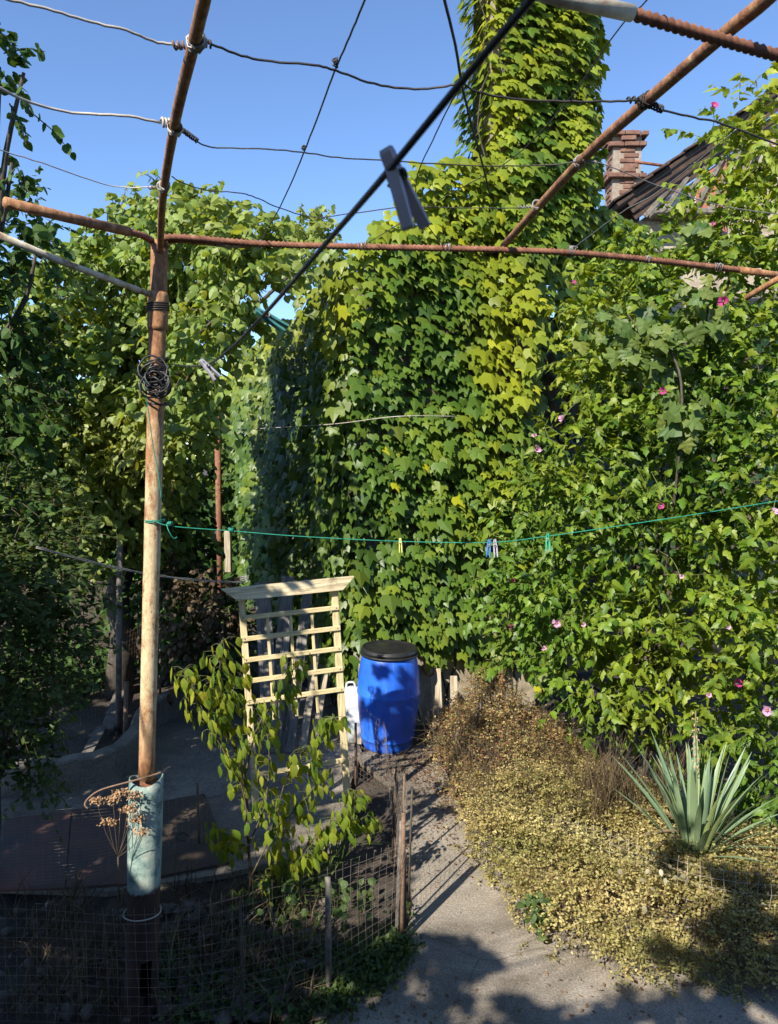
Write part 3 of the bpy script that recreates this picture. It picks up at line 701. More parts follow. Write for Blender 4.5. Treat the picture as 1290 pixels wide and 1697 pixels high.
# big pale tree at the back left
TB = [(330, 410, 7.4, .52), (405, 420, 7.0, .30), (250, 430, 8.0, .60), (165, 500, 8.0, .62), (510, 420, 11.5, .45), (110, 470, 8.4, .35), (130, 640, 7.8, .62), (240, 600, 7.8, .60), (322, 560, 6.9, .28), (385, 525, 6.8, .17), (60, 600, 8.0, .5),
      (110, 780, 7.6, .6), (225, 750, 7.8, .55), (275, 700, 7.2, .34), (40, 740, 7.8, .5), (200, 860, 8.0, .45), (90, 870, 7.8, .45), (25, 520, 8.2, .3), (290, 350, 8.2, .25), (285, 850, 8.4, .28), (300, 640, 7.0, .22), (500, 385, 9.6, .25), (200, 400, 8.1, .22), (400, 455, 6.6, .22), (355, 530, 6.5, .22), (445, 430, 6.9, .18), (322, 610, 6.4, .20), (300, 700, 6.5, .2), (370, 400, 6.8, .2)]
blobs = [(tuple(P(a, b, y)), r) for a, b, y, r in TB]
bt = empty('broadleaf_tree', (-3.1, 8.6, 0), 'tall pale-leaved broadleaf tree filling the sky behind the rusty post', 'tree')
trunk_limbs(bt, (-3.1, 8.6, -.1), (-2.9, 8.4, 2.0), blobs[::2], .13)
L1, S, Md, E = sprays(blobs, 200, .32, 9, .076, tipdown=.8, upn=.4, flat=.6); L1['n'] += np.array([-.25, -.45, 0])
L1['yel'] = np.clip(.15 + .2 * wnoise(L1['p'], 1.5, 61) + rng.normal(0, .1, len(L1['p'])), 0, 1)
leafy(bt, T_OVATE, L1, M['tree']); twigs(bt, S, Md, E, M['twig'], .006, .6)

# dark tree standing close on the left
TD = [(-10, 90, 4.6, .14), (0, 140, 4.6, .16), (40, 120, 4.6, .07), (20, 270, 4.7, .12), (-10, 400, 5.0, .26), (0, 510, 5.0, .34), (5, 640, 5.1, .36), (-30, 780, 4.9, .45), (60, 420, 5.2, .12), (40, 580, 5.4, .22), (60, 700, 5.4, .22)]
dbl = [(tuple(P(a, b, y)), r) for a, b, y, r in TD] + [((-3.3, 4.6, 2.4), .7), ((-3.1, 5.8, 2.1), .6), ((-3.4, 5.4, 3.4), .65), ((-3.35, 6.6, 4.5), .55), ((-3.35, 6.9, 3.3), .5)]
dt = empty('dark_tree', (-3.3, 5.2, 0), 'dark tree with rounded leaves crowding the left edge, its twigs crossing the wires', 'tree')
trunk_limbs(dt, (-3.3, 5.2, -.1), (-3.1, 5.15, 1.7), dbl[:9], .12)
L1, S, Md, E = sprays(dbl, 150, .26, 8, .058, tipdown=.6, upn=.5)
leafy(dt, T_OVATE, L1, M['dark']); twigs(dt, S, Md, E, M['twig'], .005, .9)
# low bush at the left edge with fine round leaflets
LB = [(30, 960, 4.6, .34), (95, 940, 4.7, .26), (40, 1080, 4.7, .36), (-20, 1010, 4.5, .4), (110, 1010, 4.8, .24), (20, 1190, 4.9, .34), (55, 1260, 5.0, .2), (-40, 1150, 4.8, .4), (60, 860, 4.9, .3)]
lb = [(tuple(P(a, b, y)), (r, r, r * .8)) for a, b, y, r in LB] + [((-2.9, 3.7, 1.1), .5), ((-3.1, 3.2, .9), .55)]
bu = empty('leafy_bush', (-2.55, 4.9, 0), 'low bush with rows of small round leaflets at the left edge beside the kerb', 'bush')
trunk_limbs(bu, (-2.62, 4.9, -.1), (-2.55, 4.85, .6), lb[:6], .02)
L1, S, Md, E = sprays(lb, 360, .26, 10, .044, tipdown=.15, upn=1.0, flat=.3)
leafy(bu, T_SMALL, L1, M['weed'], 250); twigs(bu, S, Md, E, M['twig'], .003)
# distant green behind everything, low
HB = [((x, 15.5 + random.uniform(-1, 1), random.uniform(1.0, 3.2)), random.uniform(1.1, 1.6)) for x in np.linspace(-11, -2.5, 9)] + [((x, 14.2 + random.uniform(-.6, .6), .9), 1.1) for x in np.linspace(-9, -3.2, 7)]
L1, S, Md, E = sprays(HB, 34, .5, 8, .16, tipdown=.6)
hd = empty('hedge', (-6, 15, 0), 'dense dark hedge closing the garden far behind the pale tree', 'hedge')
leafy(hd, T_OVATE, L1, M['dark'], 0); twigs(hd, S, Md, E, M['twig'], .01, .4)
tk = MB()
for x in np.linspace(-10, -3, 8): tk.tube([(x, 15.3, -.1), (x + .1, 15.4, 1), (x, 15.4, 2.2)], [.08, .06, .04], 6)
o = tk.build('stems', M['bark'], hd); o['kind'] = 'stuff'
# dark shrubs and dead vines between the pale tree and the trellis
SB = [(300, 900, 8.6, .3), (380, 1010, 8.2, .32), (300, 980, 8.4, .36), (360, 1080, 8.0, .3), (300, 1080, 8.1, .26), (250, 900, 9.0, .4), (300, 800, 9.0, .22)]
sb = [(tuple(P(a, b, y)), r) for a, b, y, r in SB + [(150, 1090, 8.9, .32), (60, 1080, 8.9, .35), (230, 1060, 9.0, .25), (110, 1140, 8.3, .22), (20, 1150, 8.5, .3), (200, 1000, 9.2, .2)]]
ds = empty('shaded_shrub', (-2.0, 8.4, 0), 'shaded shrub with small dark leaves behind the post, left of the trellis', 'shrub')
trunk_limbs(ds, (-2.0, 8.4, -.1), (-1.95, 8.4, .5), sb[:5], .05)
L1, S, Md, E = sprays(sb, 150, .3, 8, .075, tipdown=.6); leafy(ds, T_OVATE, L1, M['dark'], 150); twigs(ds, S, Md, E, M['twig'], .004)
DV = [(345, 985, 7.7, .26), (320, 1040, 7.7, .26), (375, 1040, 7.6, .2), (290, 960, 7.9, .2), (300, 1100, 7.6, .2)]
dv = [(tuple(P(a, b, y)), r) for a, b, y, r in DV]
dr = empty('withered_vine', (-1.85, 7.7, 0), 'tangle of withered brown vine leaves in the shade left of the trellis', 'vine')
L1, S, Md, E = sprays(dv, 240, .25, 7, .05, tipdown=1.0); leafy(dr, T_OVATE, L1, M['dry'], 120); twigs(dr, S, Md, E, M['twig'], .004)

# hibiscus on the right
HBX = [(1235, 215, 6.2, .15), (1205, 300, 6.2, .16), (1275, 330, 6.1, .32), (1180, 415, 6.3, .22), (1230, 470, 6.0, .45), (1050, 470, 6.4, .34), (985, 490, 6.4, .20), (1120, 540, 6.1, .45), (1010, 570, 6.3, .38), (1290, 600, 5.8, .5),
       (1200, 640, 5.9, .5), (1080, 660, 6.0, .45), (985, 650, 6.2, .28), (975, 760, 6.1, .42), (1080, 780, 5.8, .48), (1200, 790, 5.7, .5), (900, 830, 6.1, .30), (985, 880, 5.9, .42), (890, 950, 6.0, .36), (1090, 910, 5.7, .45),
       (1210, 920, 5.6, .5), (1300, 800, 5.6, .5), (960, 1010, 5.9, .42), (1070, 1040, 5.7, .45), (1180, 1060, 5.5, .42), (1280, 1040, 5.4, .45), (880, 1060, 6.2, .30), (970, 1120, 6.0, .34), (1080, 1150, 5.8, .36), (1190, 1170, 5.6, .34),
       (1285, 1180, 5.3, .36), (1240, 1270, 5.5, .24), (1290, 1310, 5.4, .26), (1010, 1190, 6.2, .25), (850, 880, 6.4, .22), (1260, 400, 5.9, .3), (1100, 450, 6.3, .2), (1180, 235, 6.2, .08), (1232, 165, 6.2, .07), (1160, 340, 6.2, .10), (1110, 400, 6.4, .18), (1150, 375, 6.3, .15), (1195, 372, 6.2, .17), (1262, 215, 6.0, .15), (1288, 300, 6.0, .2), (1060, 430, 6.4, .13), (1245, 262, 6.1, .17), (1290, 250, 6.0, .2), (1215, 335, 6.1, .2), (840, 1000, 6.3, .22)]
hbl = [(tuple(P(a, b, y)), (r * .9, r * .75, r * .9)) for a, b, y, r in HBX]
hb = empty('hibiscus_bush', (2.35, 6.2, 0), 'tall flowering hibiscus bush with pink blooms filling the right side against the wall', 'bush')
for i in range(9):
    c, r = hbl[(0, 3, 7, 10, 13, 15, 19, 23, 26)[i]]; m = MB(); b0 = Vector((2.1 + .09 * i - .3, 6.15 + .05 * (i % 3), -.1))
    q = limb_path(b0, c, .05, 8, .05); m.tube(q, [.022 * (1 - .75 * j / len(q)) for j in range(len(q))], 6); m.build('stem', M['bark'], hb)
L1, S, Md, E = sprays(hbl, 170, .30, 10, .078, droop=.2, tipdown=.6, upn=.6, flat=.6)
z = L1['p'][:, 2]
L1['yel'] = np.clip(.14 + .22 * wnoise(L1['p'], 2, 71) + .14 * np.clip(z - 3.2, 0, 2) + rng.normal(0, .12, len(z)), 0, .8)
L1['tone'] = np.clip(L1['tone'] + .2 * wnoise(L1['p'], 1.4, 72), 0, 1)
L1['w'] = L1['w'] * .85
leafy(hb, T_HIB, L1, M['hib'], 295, cell=7); twigs(hb, S, Md, E, M['greenstem'], .003, .8)
# flowers: five petals, stamen column
pet = MB(); NV = 7; vs = []; fs = []
for j in range(5):
    t = j / 4
    for i in range(5):
        a = (i - 2) / 2 * (.16 + .42 * math.sin(min(t * 1.15, 1) * math.pi * .62)); r = .006 + .034 * t
        vs.append((math.sin(a) * r * 1.05, math.cos(a) * r, .010 * t + .010 * t * t + .0025 * math.sin(i * 2.2 + j)))
for j in range(4):
    for i in range(4): fs.append((j * 5 + i, j * 5 + i + 1, (j + 1) * 5 + i + 1, (j + 1) * 5 + i))
pet_d = MB().add(vs, fs, True).mesh('petal', M['petal_pink']); pet_l = MB().add(vs, fs, True).mesh('petal', M['petal_pale'])
calyx = MB().lathe((0, 0, 0), [(.002, -.018), (.006, -.012), (.008, 0), (.004, .004)], 8).mesh('flower', M['greenstem'])
stam = MB().tube([(0, 0, 0), (0, 0, .018), (.001, 0, .026)], [.002, .0032, .0015], 6).mesh('stamen', M['stamen'])
FL = [(1183, 178, 1, 1.0), (1199, 500, 1, 1.15), (1099, 648, 1, .8), (848, 963, 1, .9), (847, 1037, 1, .8), (1095, 838, 1, .7), (1221, 1133, 1, 1.0), (1181, 373, 1, .6), (950, 470, 1, .7), (1272, 1178, 0, 1.1), (891, 744, 0, 1.0),
      (932, 694, 0, .8), (923, 1033, 0, 1.0), (886, 722, 0, .6), (1012, 515, 0, .6), (1278, 240, 0, .7), (1283, 848, 0, .7), (902, 1075, 0, .6), (967, 1035, 0, .5), (1175, 1152, 0, .6), (1130, 955, 0, .5), (1207, 1040, 0, .5)]
for fx, fy, deep, fsz in FL:
    near = [(abs(a - fx) + abs(b - fy), y, r) for a, b, y, r in HBX]; _, yy, rr_ = min(near)
    loc = P(fx, fy, yy - rr_ * .75 - .28); s = fsz * .85
    fl = bpy.data.objects.new('flower', calyx); C.objects.link(fl); fl.parent = hb; fl.matrix_parent_inverse = Matrix.Translation(-Vector(hb.location))
    d = Vector((random.uniform(-.7, .3), -1, random.uniform(-.1, .5))).normalized(); fl.location = loc; fl.rotation_euler = d.to_track_quat('Z', 'Y').to_euler(); fl.scale = (s,) * 3
    ce = Vector(tuple(P(*[(a, b, y) for a, b, y, r in HBX if (abs(a - fx) + abs(b - fy), y, r) == min(near)][0])))
    MB().tube(limb_path(ce, loc + Vector((0, .012, -.01)), .06, 5, .06), .0026, 5).build('stem', M['greenstem'], hb)
    fl['label'] = 'deep pink bloom' if deep else 'pale lilac-pink bloom'
    for k in range(5):
        q = bpy.data.objects.new('petal', pet_d if deep else pet_l); C.objects.link(q); q.parent = fl; q.rotation_euler = (random.uniform(-.1, .6), random.uniform(-.35, .35), k * 2 * math.pi / 5 + random.uniform(-.1, .1))
    q = bpy.data.objects.new('stamen', stam); C.objects.link(q); q.parent = fl

# grape vine trailing through the hibiscus
GV = [(1040, 520, 5.75, .16), (1070, 560, 5.7, .16), (1110, 580, 5.6, .18), (1130, 700, 5.4, .17), (1160, 520, 5.6, .18), (1000, 540, 5.9, .14), (1170, 400, 5.9, .16)]
gv_ = [(tuple(P(a, b, y)), (r, r * .5, r)) for a, b, y, r in GV]
gr = empty('grape_vine', (2.0, 5.9, 0), 'grey-green grape vine with broad lobed leaves threading through the hibiscus', 'vine')
m = MB(); q = spline([Vector((2.0, 5.9, -.1)), Vector((2.05, 5.8, 1.2)), Vector(gv_[3][0]), Vector(gv_[2][0]), Vector(gv_[1][0]), Vector(gv_[0][0])], 6); m.tube(q, [.012 * (1 - .6 * j / len(q)) for j in range(len(q))], 6); m.build('stem', M['bark'], gr)
L1, S, Md, E = sprays(gv_, 260, .12, 2, .095, tipdown=.9, upn=.3, flat=.5); L1['n'] += np.array([-.2, -1.0, .3]); L1['yel'] = np.clip(rng.normal(.15, .2, len(L1['p'])), 0, 1)
leafy(gr, T_GRAPE, L1, M['grape'], 150)

# ------------------------------------------------------------------ sprawling ground cover with tiny yellowing leaves
cov_poly = [(p.x, p.y) for p in (G(700, 1250), G(745, 1340), G(775, 1440), G(850, 1540), G(905, 1590), G(1000, 1632), G(1060, 1655), G(1150, 1640), G(1290, 1670), G(1480, 1690), G(1480, 1420), G(1290, 1400), G(1050, 1310), G(960, 1245), G(860, 1215))]
cov_poly += [(p.x, p.y) for p in (G(720, 1215),)]
def inpoly(x, y, poly):
    c = np.zeros(len(x), bool); n_ = len(poly); j = n_ - 1
    for i in range(n_):
        xi, yi = poly[i]; xj, yj = poly[j]; hit = ((yi > y) != (yj > y)) & (x < (xj - xi) * (y - yi) / (yj - yi + 1e-12) + xi); c ^= hit; j = i
    return c
def edge_dist(x, y, poly):
    d = np.full(len(x), 9.); n_ = len(poly)
    for i in range(n_):
        a = np.array(poly[i]); b2 = np.array(poly[(i + 1) % n_]); v = b2 - a; t = np.clip(((x - a[0]) * v[0] + (y - a[1]) * v[1]) / (v @ v), 0, 1)
        d = np.minimum(d, np.hypot(x - a[0] - t * v[0], y - a[1] - t * v[1]))
    return d
def cover():
    k = 40000; x = rng.uniform(.1, 4.2, k); y = rng.uniform(3.2, 7.6, k); ok = inpoly(x, y, cov_poly); x, y = x[ok], y[ok]
    e = edge_dist(x, y, cov_poly); q = np.c_[x, y, x * 0]
    h = np.clip(e * 2.2, 0, 1) ** .55 * (.36 + .13 * wnoise(q, 4, 81) + .16 * wnoise(q, 9, 82) + .06 * wnoise(q, 19, 83) + .16 * np.clip((y - 5.6) / 1.2, 0, 1)) * np.clip(1 - .5 * (x - 1.1) / .7, .58, 1)
    keep = (rng.random(len(x)) < np.clip(e * 9, .15, 1)) & ((wnoise(q, 5.5, 84) < .75) | (rng.random(len(x)) < .25)); x, y, h, e = x[keep], y[keep], h[keep], e[keep]
    z = h * rng.uniform(.55, 1.0, len(x)) ** .7
    S = np.c_[x, y, z]; k = len(S); print('COVER', k)
    Dr = unit(np.c_[rng.normal(0, 1, k), rng.normal(-.15, 1, k), rng.normal(.7, .5, k)]); L = rng.uniform(.05, .15, k) * np.where(rng.random(k) < .10, 1.9, 1); nl = 8
    t = (np.arange(nl) + .5) / nl; pos = S[:, None] + Dr[:, None] * (L[:, None] * t)[..., None]; pos[..., 2] -= .25 * L[:, None] * t ** 2
    side = unit(np.cross(Dr, [0, 0, 1.]) + 1e-3); alt = np.where(np.arange(nl) % 2 == 0, 1., -1.)
    tip = side[:, None] * alt[None, :, None] * .9 + Dr[:, None] * .6 + rng.normal(0, .4, pos.shape); nrm = np.array([0, 0, .8]) + rng.normal(0, .6, pos.shape)
    p = pos.reshape(-1, 3); br = np.clip(.25 + .35 * wnoise(p, 2.6, 91) + .75 * np.clip((p[:, 1] - 5.4) / .9, 0, 1) + rng.normal(0, .2, len(p)), 0, 1) * (rng.random(len(p)) < .62)
    drop = (rng.random(len(p)) < .35 * np.clip((p[:, 1] - 5.3) / .8, 0, 1)); 
    Lf = mk(p, nrm.reshape(-1, 3), tip.reshape(-1, 3), rng.uniform(.014, .027, len(p)), yel=br, tone=np.clip(.5 + .35 * wnoise(p, 4, 93) + rng.normal(0, .2, len(p)), 0, 1))
    E = S + Dr * L[:, None]; return sub(Lf, ~drop), S, pos[:, nl // 2], E
Lc, S, Md, E = cover()
gc = empty('ground_cover', (1.6, 4.8, 0)); tag(gc, 'sprawling ground cover with tiny yellowing leaves between the path and the hibiscus', 'ground cover', kind='stuff')
o = link('foliage', leaves_mesh('foliage', T_TINY, Lc, M['cover']), gc); o.color = (0, 0, 0, 1)
twigs(gc, S * np.array([1, 1, .5]), S, E, M['twig'], .0018, .5)
# bare arching shoots
k = 500; x = rng.uniform(.2, 1.5, k); y = rng.uniform(5.0, 6.9, k); ok = inpoly(x, y, cov_poly); S0 = np.c_[x, y, np.full(k, .25)][ok]
d = unit(rng.normal(0, 1, S0.shape) + np.array([-.3, -.3, 1.0])); E0 = S0 + d * rng.uniform(.2, .45, (len(S0), 1)); Mi = (S0 + E0) / 2 + np.array([0, 0, .05])
twigs(gc, S0, Mi, E0, M['twig'], .0022, 1, 'shoots')

# rusty leaf litter round the barrel and along the bed edges
def litter():
    ps = []
    for (cx_, cy_, sx_, sy_, k) in ((.25, 6.6, .32, .30, 1500), (.45, 5.9, .14, .4, 500), (1.1, 3.75, .5, .12, 50), (.1, 5.2, .15, .4, 120), (-.2, 3.6, .3, .2, 200), (2.0, 3.4, .7, .2, 90)):
        ps.append(np.c_[rng.normal(cx_, sx_, k), rng.normal(cy_, sy_, k), rng.uniform(.004, .02, k)])
    p = np.concatenate(ps); k = len(p); return mk(p, np.array([0, 0, 1.]) + rng.normal(0, .35, (k, 3)), rng.normal(0, 1, (k, 3)) * np.array([1, 1, .15]), rng.uniform(.012, .03, k))
o = link('leaf_litter', leaves_mesh('leaf_litter', T_SMALL, litter(), M['litter'])); o.color = (0, 0, 0, 1)
tag(o, 'rusty fallen leaves scattered round the foot of the blue barrel', 'leaf litter', kind='stuff')

# ------------------------------------------------------------------ yucca
def blade_mesh(L, w, bend, twist, m, side=0):
    vs = []; fs = []; n_ = 7
    for i in range(n_ + 1):
        t = i / n_; wd = w * (.55 + .9 * t if t < .4 else .91 * (1 - ((t - .4) / .6) ** 1.8)) ; wd = max(wd, .001)
        y = L * t * math.cos(bend * t * .5); zz = -L * t * math.sin(bend * t * .6)
        a = twist * t
        for sg in (-1, 0, 1): vs.append((sg * wd * math.cos(a), y, zz + abs(sg) * wd * .35 + sg * wd * math.sin(a)))
    for i in range(n_):
        for k in (0, 1): fs.append((i * 3 + k, i * 3 + k + 1, (i + 1) * 3 + k + 1, (i + 1) * 3 + k))
    return MB().add(vs, fs, True).mesh('leaf', m)
yb = G(1152, 1452) - Vector((0, 0, .03)); yc = empty('yucca', yb, 'blue-green yucca with stiff sword leaves rising from the ground cover', 'yucca')
bl = [blade_mesh(.84, .027, .05 + .12 * i, .2 * (i - 2), M['yucca']) for i in range(5)]
for i in range(58):
    az = random.uniform(0, 2 * math.pi); el = R(random.choice((87, 83, 79, 75, 70, 64, 56, 50)) + random.uniform(-4, 4))
    if i > 50: el = R(random.uniform(30, 50))
    d = Vector((math.cos(az) * math.cos(el), math.sin(az) * math.cos(el), math.sin(el)))
    out = Vector((math.cos(az), math.sin(az), 0)); nrm = (Vector((0, 0, 1)) - d * d.z); nrm = nrm.normalized() if nrm.length > .05 else -out
    xx = d.cross(nrm).normalized(); s = random.uniform(.68, .98) * (.75 if i > 50 else 1)
    o = bpy.data.objects.new('leaf', bl[i % 5]); C.objects.link(o); o.parent = yc
    o.matrix_basis = Matrix(((xx.x * s, d.x * s, nrm.x * s, out.x * .06), (xx.y * s, d.y * s, nrm.y * s, out.y * .06), (xx.z * s, d.z * s, nrm.z * s, .12 + random.uniform(0, .08)), (0, 0, 0, 1)))
    o.color = (random.choice((0, .03, .06, .1, .5)) if el > 1.1 else .05, random.uniform(.2, .9), 0, 1)
dead = blade_mesh(.6, .016, 1.3, .6, M['dry'])
for i in range(9):
    az = random.uniform(0, 6.283); el = R(random.uniform(5, 40)); d = Vector((math.cos(az) * math.cos(el), math.sin(az) * math.cos(el), math.sin(el))); nrm = (Vector((0, 0, 1)) - d * d.z).normalized(); xx = d.cross(nrm); s = random.uniform(.6, 1)
    o = bpy.data.objects.new('leaf', dead); C.objects.link(o); o.parent = yc; o['label'] = 'withered brown leaf'; o.color = (0, random.random(), 0, 1)
    o.matrix_basis = Matrix(((xx.x * s, d.x * s, nrm.x * s, 0), (xx.y * s, d.y * s, nrm.y * s, 0), (xx.z * s, d.z * s, nrm.z * s, .3), (0, 0, 0, 1)))
m = MB(); top = P(1153, 1178, yb.y); q = spline([yb + Vector((0, 0, .1)), yb.lerp(top, .5) + Vector((.01, 0, 0)), top], 6); m.tube(q, [.008 - .004 * i / len(q) for i in range(len(q))], 6)
stk = m.build('flower_stalk', M['greenstem'], yc)
m = MB()
for i in range(26):
    t = .62 + .38 * i / 26; c = (yb + Vector((0, 0, .1))).lerp(top, t); a = i * 2.4
    m.tube([c, c + Vector((math.cos(a) * .02, math.sin(a) * .02, .008)), c + Vector((math.cos(a) * .024, math.sin(a) * .024, -.012))], [.0015, .0045, .002], 5)
m.build('seed_pods', M['tanhead'], stk)

# dry tufts of grass behind the yucca and in the bed
def tufts(name, spots, per, L, m, w=.004, lean=.5):
    V = []; F = []; tn = []
    for (x, y, z) in spots:
        for _ in range(per):
            az = random.uniform(0, 6.283); ln = L * random.uniform(.5, 1.2); o = Vector((x + random.gauss(0, .03), y + random.gauss(0, .03), z)); l = random.uniform(.1, lean)
            d = Vector((math.cos(az) * l, math.sin(az) * l, 1)).normalized(); sd = Vector((-math.sin(az + .6), math.cos(az + .6), 0)) * w; b = len(V)
            p1 = o + d * ln * .55; p2 = o + d * ln + Vector((math.cos(az), math.sin(az), -.8)) * ln * l * .5
            V += [o - sd, o + sd, p1 - sd * .8, p1 + sd * .8, p2]; F += [(b, b + 1, b + 3), (b, b + 3, b + 2), (b + 2, b + 3, b + 4)]; tn += [random.random()] * 5
    me = np_mesh(name, np.array([tuple(v) for v in V]), np.array(F), m, {'tone': tn, 'yel': [0] * len(tn)}); o = link(name, me); o.color = (0, 0, 0, 1); return o
g0 = G(1060, 1400)
o = tufts('dry_grass', [(g0.x + random.gauss(0, .18), g0.y + random.gauss(.1, .15), .15) for _ in range(14)], 40, .55, M['dry'], .003, .35)
tag(o, 'clump of dry brown grass left of the yucca', 'dry grass', kind='stuff')
sp = [tuple(G(random.uniform(20, 540), random.uniform(1480, 1690), 0)) for _ in range(110)]
o = tufts('straw_grass', sp, 9, .28, M['dry'], .004, 1.4); tag(o, 'withered straw-coloured blades lying over the dark flower bed', 'dry grass', kind='stuff')
sp = [tuple(G(random.uniform(440, 560), random.uniform(1440, 1520), 0)) for _ in range(10)]
o = tufts('strap_grass', sp, 12, .42, M['weed'], .006, 1.0); tag(o, 'green strap-leaved clump at the foot of the drooping shrub', 'grass', kind='stuff')
# small weeds along the fence foot
def weeds():
    ps = []
    for _ in range(420):
        a = random.random(); px_ = 545 + (668 - 545) * a + random.gauss(0, 18) if random.random() < .6 else random.uniform(250, 560); py_ = (1650 - 85 * a + random.gauss(0, 22)) if px_ > 540 else random.uniform(1560, 1700)
        g = G(px_, py_); ps.append((g.x, g.y))
    ps = [p for p in ps if p[0] < .12]
    B = np.array([(x, y, random.uniform(0, .05)) for x, y in ps]); B = np.repeat(B, 14, 0) + rng.normal(0, .035, (len(B) * 14, 3)) * np.array([1, 1, .5]); k = len(B)
    return mk(B, np.array([0, 0, 1.]) + rng.normal(0, .5, (k, 3)), rng.normal(0, 1, (k, 3)) + np.array([0, 0, .2]), rng.uniform(.018, .04, k))
o = link('weeds', leaves_mesh('weeds', T_SMALL, weeds(), M['weed'])); o.color = (0, 0, 0, 1); tag(o, 'low green weeds along the foot of the wire fence', 'weeds', kind='stuff')
# soil clods
V = []; F = []
ico_v = []; 
import bmesh
bmh = bmesh.new(); bmesh.ops.create_icosphere(bmh, subdivisions=1, radius=1); iv = np.array([v.co[:] for v in bmh.verts]); if_ = np.array([[v.index for v in f.verts] for f in bmh.faces]); bmh.free()
cv = []; cf = []
for i in range(650):
    px_ = random.gauss(375, 75) if i < 420 else random.uniform(0, 560); py_ = random.uniform(1490, 1690); g = G(px_, py_); s = random.choice((.012, .02, .03, .045)) * random.uniform(.7, 1.2)
    if g.x > -.05: continue
    r_ = iv * (1 + rng.normal(0, .18, (len(iv), 1))) * np.array([1, random.uniform(.5, 1), random.uniform(.4, .8)]) * s
    a = random.uniform(0, 6.28); r_ = r_ @ np.array([[math.cos(a), math.sin(a), 0], [-math.sin(a), math.cos(a), 0], [0, 0, 1]])
    cf.append(if_ + len(cv) * len(iv)); cv.append(r_ + np.array([g.x, g.y, s * .2 + .0]))
o = link('dirt_clods', np_mesh('dirt_clods', np.concatenate(cv), np.concatenate(cf), M['clod'])); tag(o, 'lumps of dry broken soil in the fenced bed behind the teal pipe', 'dirt', kind='stuff')
# small pebbles and crumbs on the path
cv = []; cf = []
for i in range(900):
    x = random.uniform(-.6, 2.6); y = random.uniform(2.2, 6.4)
    if not inpoly(np.array([x]), np.array([y]), path)[0]: continue
    s = random.uniform(.002, .006); r_ = iv * (1 + rng.normal(0, .2, (len(iv), 1))) * s; cf.append(if_ + len(cv) * len(iv)); cv.append(r_ + np.array([x, y, s * .4]))
o = link('pebbles', np_mesh('pebbles', np.concatenate(cv), np.concatenate(cf), M['mortar'])); tag(o, 'small stones and crumbs lying on the concrete path', 'pebbles', kind='stuff')

# ------------------------------------------------------------------ blue barrel, canister, hook, boards
bb = G(642, 1252); bb = Vector((bb.x, bb.y + .24, 0)); tilt = Matrix.Rotation(R(1.2), 3, 'Y')
br = empty('blue_barrel', bb, 'blue plastic barrel with black screw lid, leaf shadows across its side', 'barrel')
prf = [(.001, .012), (.17, .012), (.20, .0), (.212, .012), (.222, .05), (.230, .095), (.237, .10), (.237, .112), (.233, .118), (.238, .16), (.250, .28), (.258, .40), (.262, .50), (.268, .515), (.268, .53), (.262, .545), (.262, .62), (.256, .72), (.243, .82), (.232, .865), (.226, .875), (.226, .90)]
prf = [(r_ * 1.07 * (1 + .03 * math.exp(-((z_ - .5) / .25) ** 2)), z_) for r_, z_ in prf]
lidp = [(.205, .895), (.236, .893), (.244, .90), (.246, .915), (.243, .918), (.243, .930), (.236, .940), (.222, .942), (.214, .932), (.20, .930), (.12, .938), (.001, .941)]
lidp = [(r_ * 1.07, z_) for r_, z_ in lidp]
MB().lathe(bb, prf, 48, True, tilt).build('body', M['barrel'], br)
lid = MB().lathe(bb, lidp, 48, True, tilt).build('lid', M['black'], br)
MB().lathe(bb, [(.248, .872), (.268, .874), (.271, .882), (.268, .892), (.248, .893)], 48, True, tilt).build('clamp_ring', M['black'], br)
m = MB()
for k in range(48):
    a = k * 2 * math.pi / 48; m.box(bb + tilt @ Vector((math.cos(a) * .2605, math.sin(a) * .2605, .907)), (.006, .010, .014), Matrix.Rotation(a, 3, 'Z'))
m.build('grip_ribs', M['black'], lid)
cb = G(585, 1240); cb = Vector((cb.x, cb.y + .2, 0)); cn = empty('plastic_canister', cb, 'whitish plastic canister standing half hidden behind the barrel, left side', 'canister')
m = MB(); rings = [(.78, 0), (1, .02), (1, .30), (.97, .31), (.97, .325), (1, .335), (1, .42), (.8, .49), (.4, .52)]
vs = []; nseg = 24
for s_, z_ in rings:
    for k in range(nseg):
        a = 2 * math.pi * k / nseg; e = 4; cc, ss = math.cos(a), math.sin(a); q = (abs(cc) ** e + abs(ss) ** e) ** (-1 / e); vs.append(cb + Vector((cc * q * .13 * s_, ss * q * .10 * s_, z_)))
m.add(vs, [(i * nseg + k, i * nseg + (k + 1) % nseg, (i + 1) * nseg + (k + 1) % nseg, (i + 1) * nseg + k) for i in range(len(rings) - 1) for k in range(nseg)] + [tuple((len(rings) - 1) * nseg + k for k in range(nseg))], True)
m.build('body', M['canister'], cn)
MB().lathe(cb + Vector((.07, 0, .50)), [(.028, 0), (.03, .01), (.03, .04), (.001, .043)], 16).build('cap', M['black'], cn)
MB().tube(spline([cb + Vector((-.07, 0, .50)), cb + Vector((-.06, 0, .555)), cb + Vector((.0, 0, .56)), cb + Vector((.02, 0, .51))], 5), .011, 8).build('handle', M['canister'], cn)
a = P(704, 1094, 7.25); m = MB(); m.tube(spline([a, a + Vector((0, -.02, -.09)), a + Vector((.04, -.03, -.14)), a + Vector((.085, -.03, -.12)), a + Vector((.09, -.02, -.06))], 6), .012, 8)
tag(m.build('iron_hook', M['rebar']), 'rusty iron hook on the wall just right of the barrel', 'hook')
a = P(830, 1105, 7.3); m = MB(); m.tube([a, Vector((a.x + .01, a.y - .03, 0))], .028, 8)
tag(m.build('rusty_rod', M['rebar']), 'upright rusty pipe against the bare wall foot behind the ground cover', 'pipe')
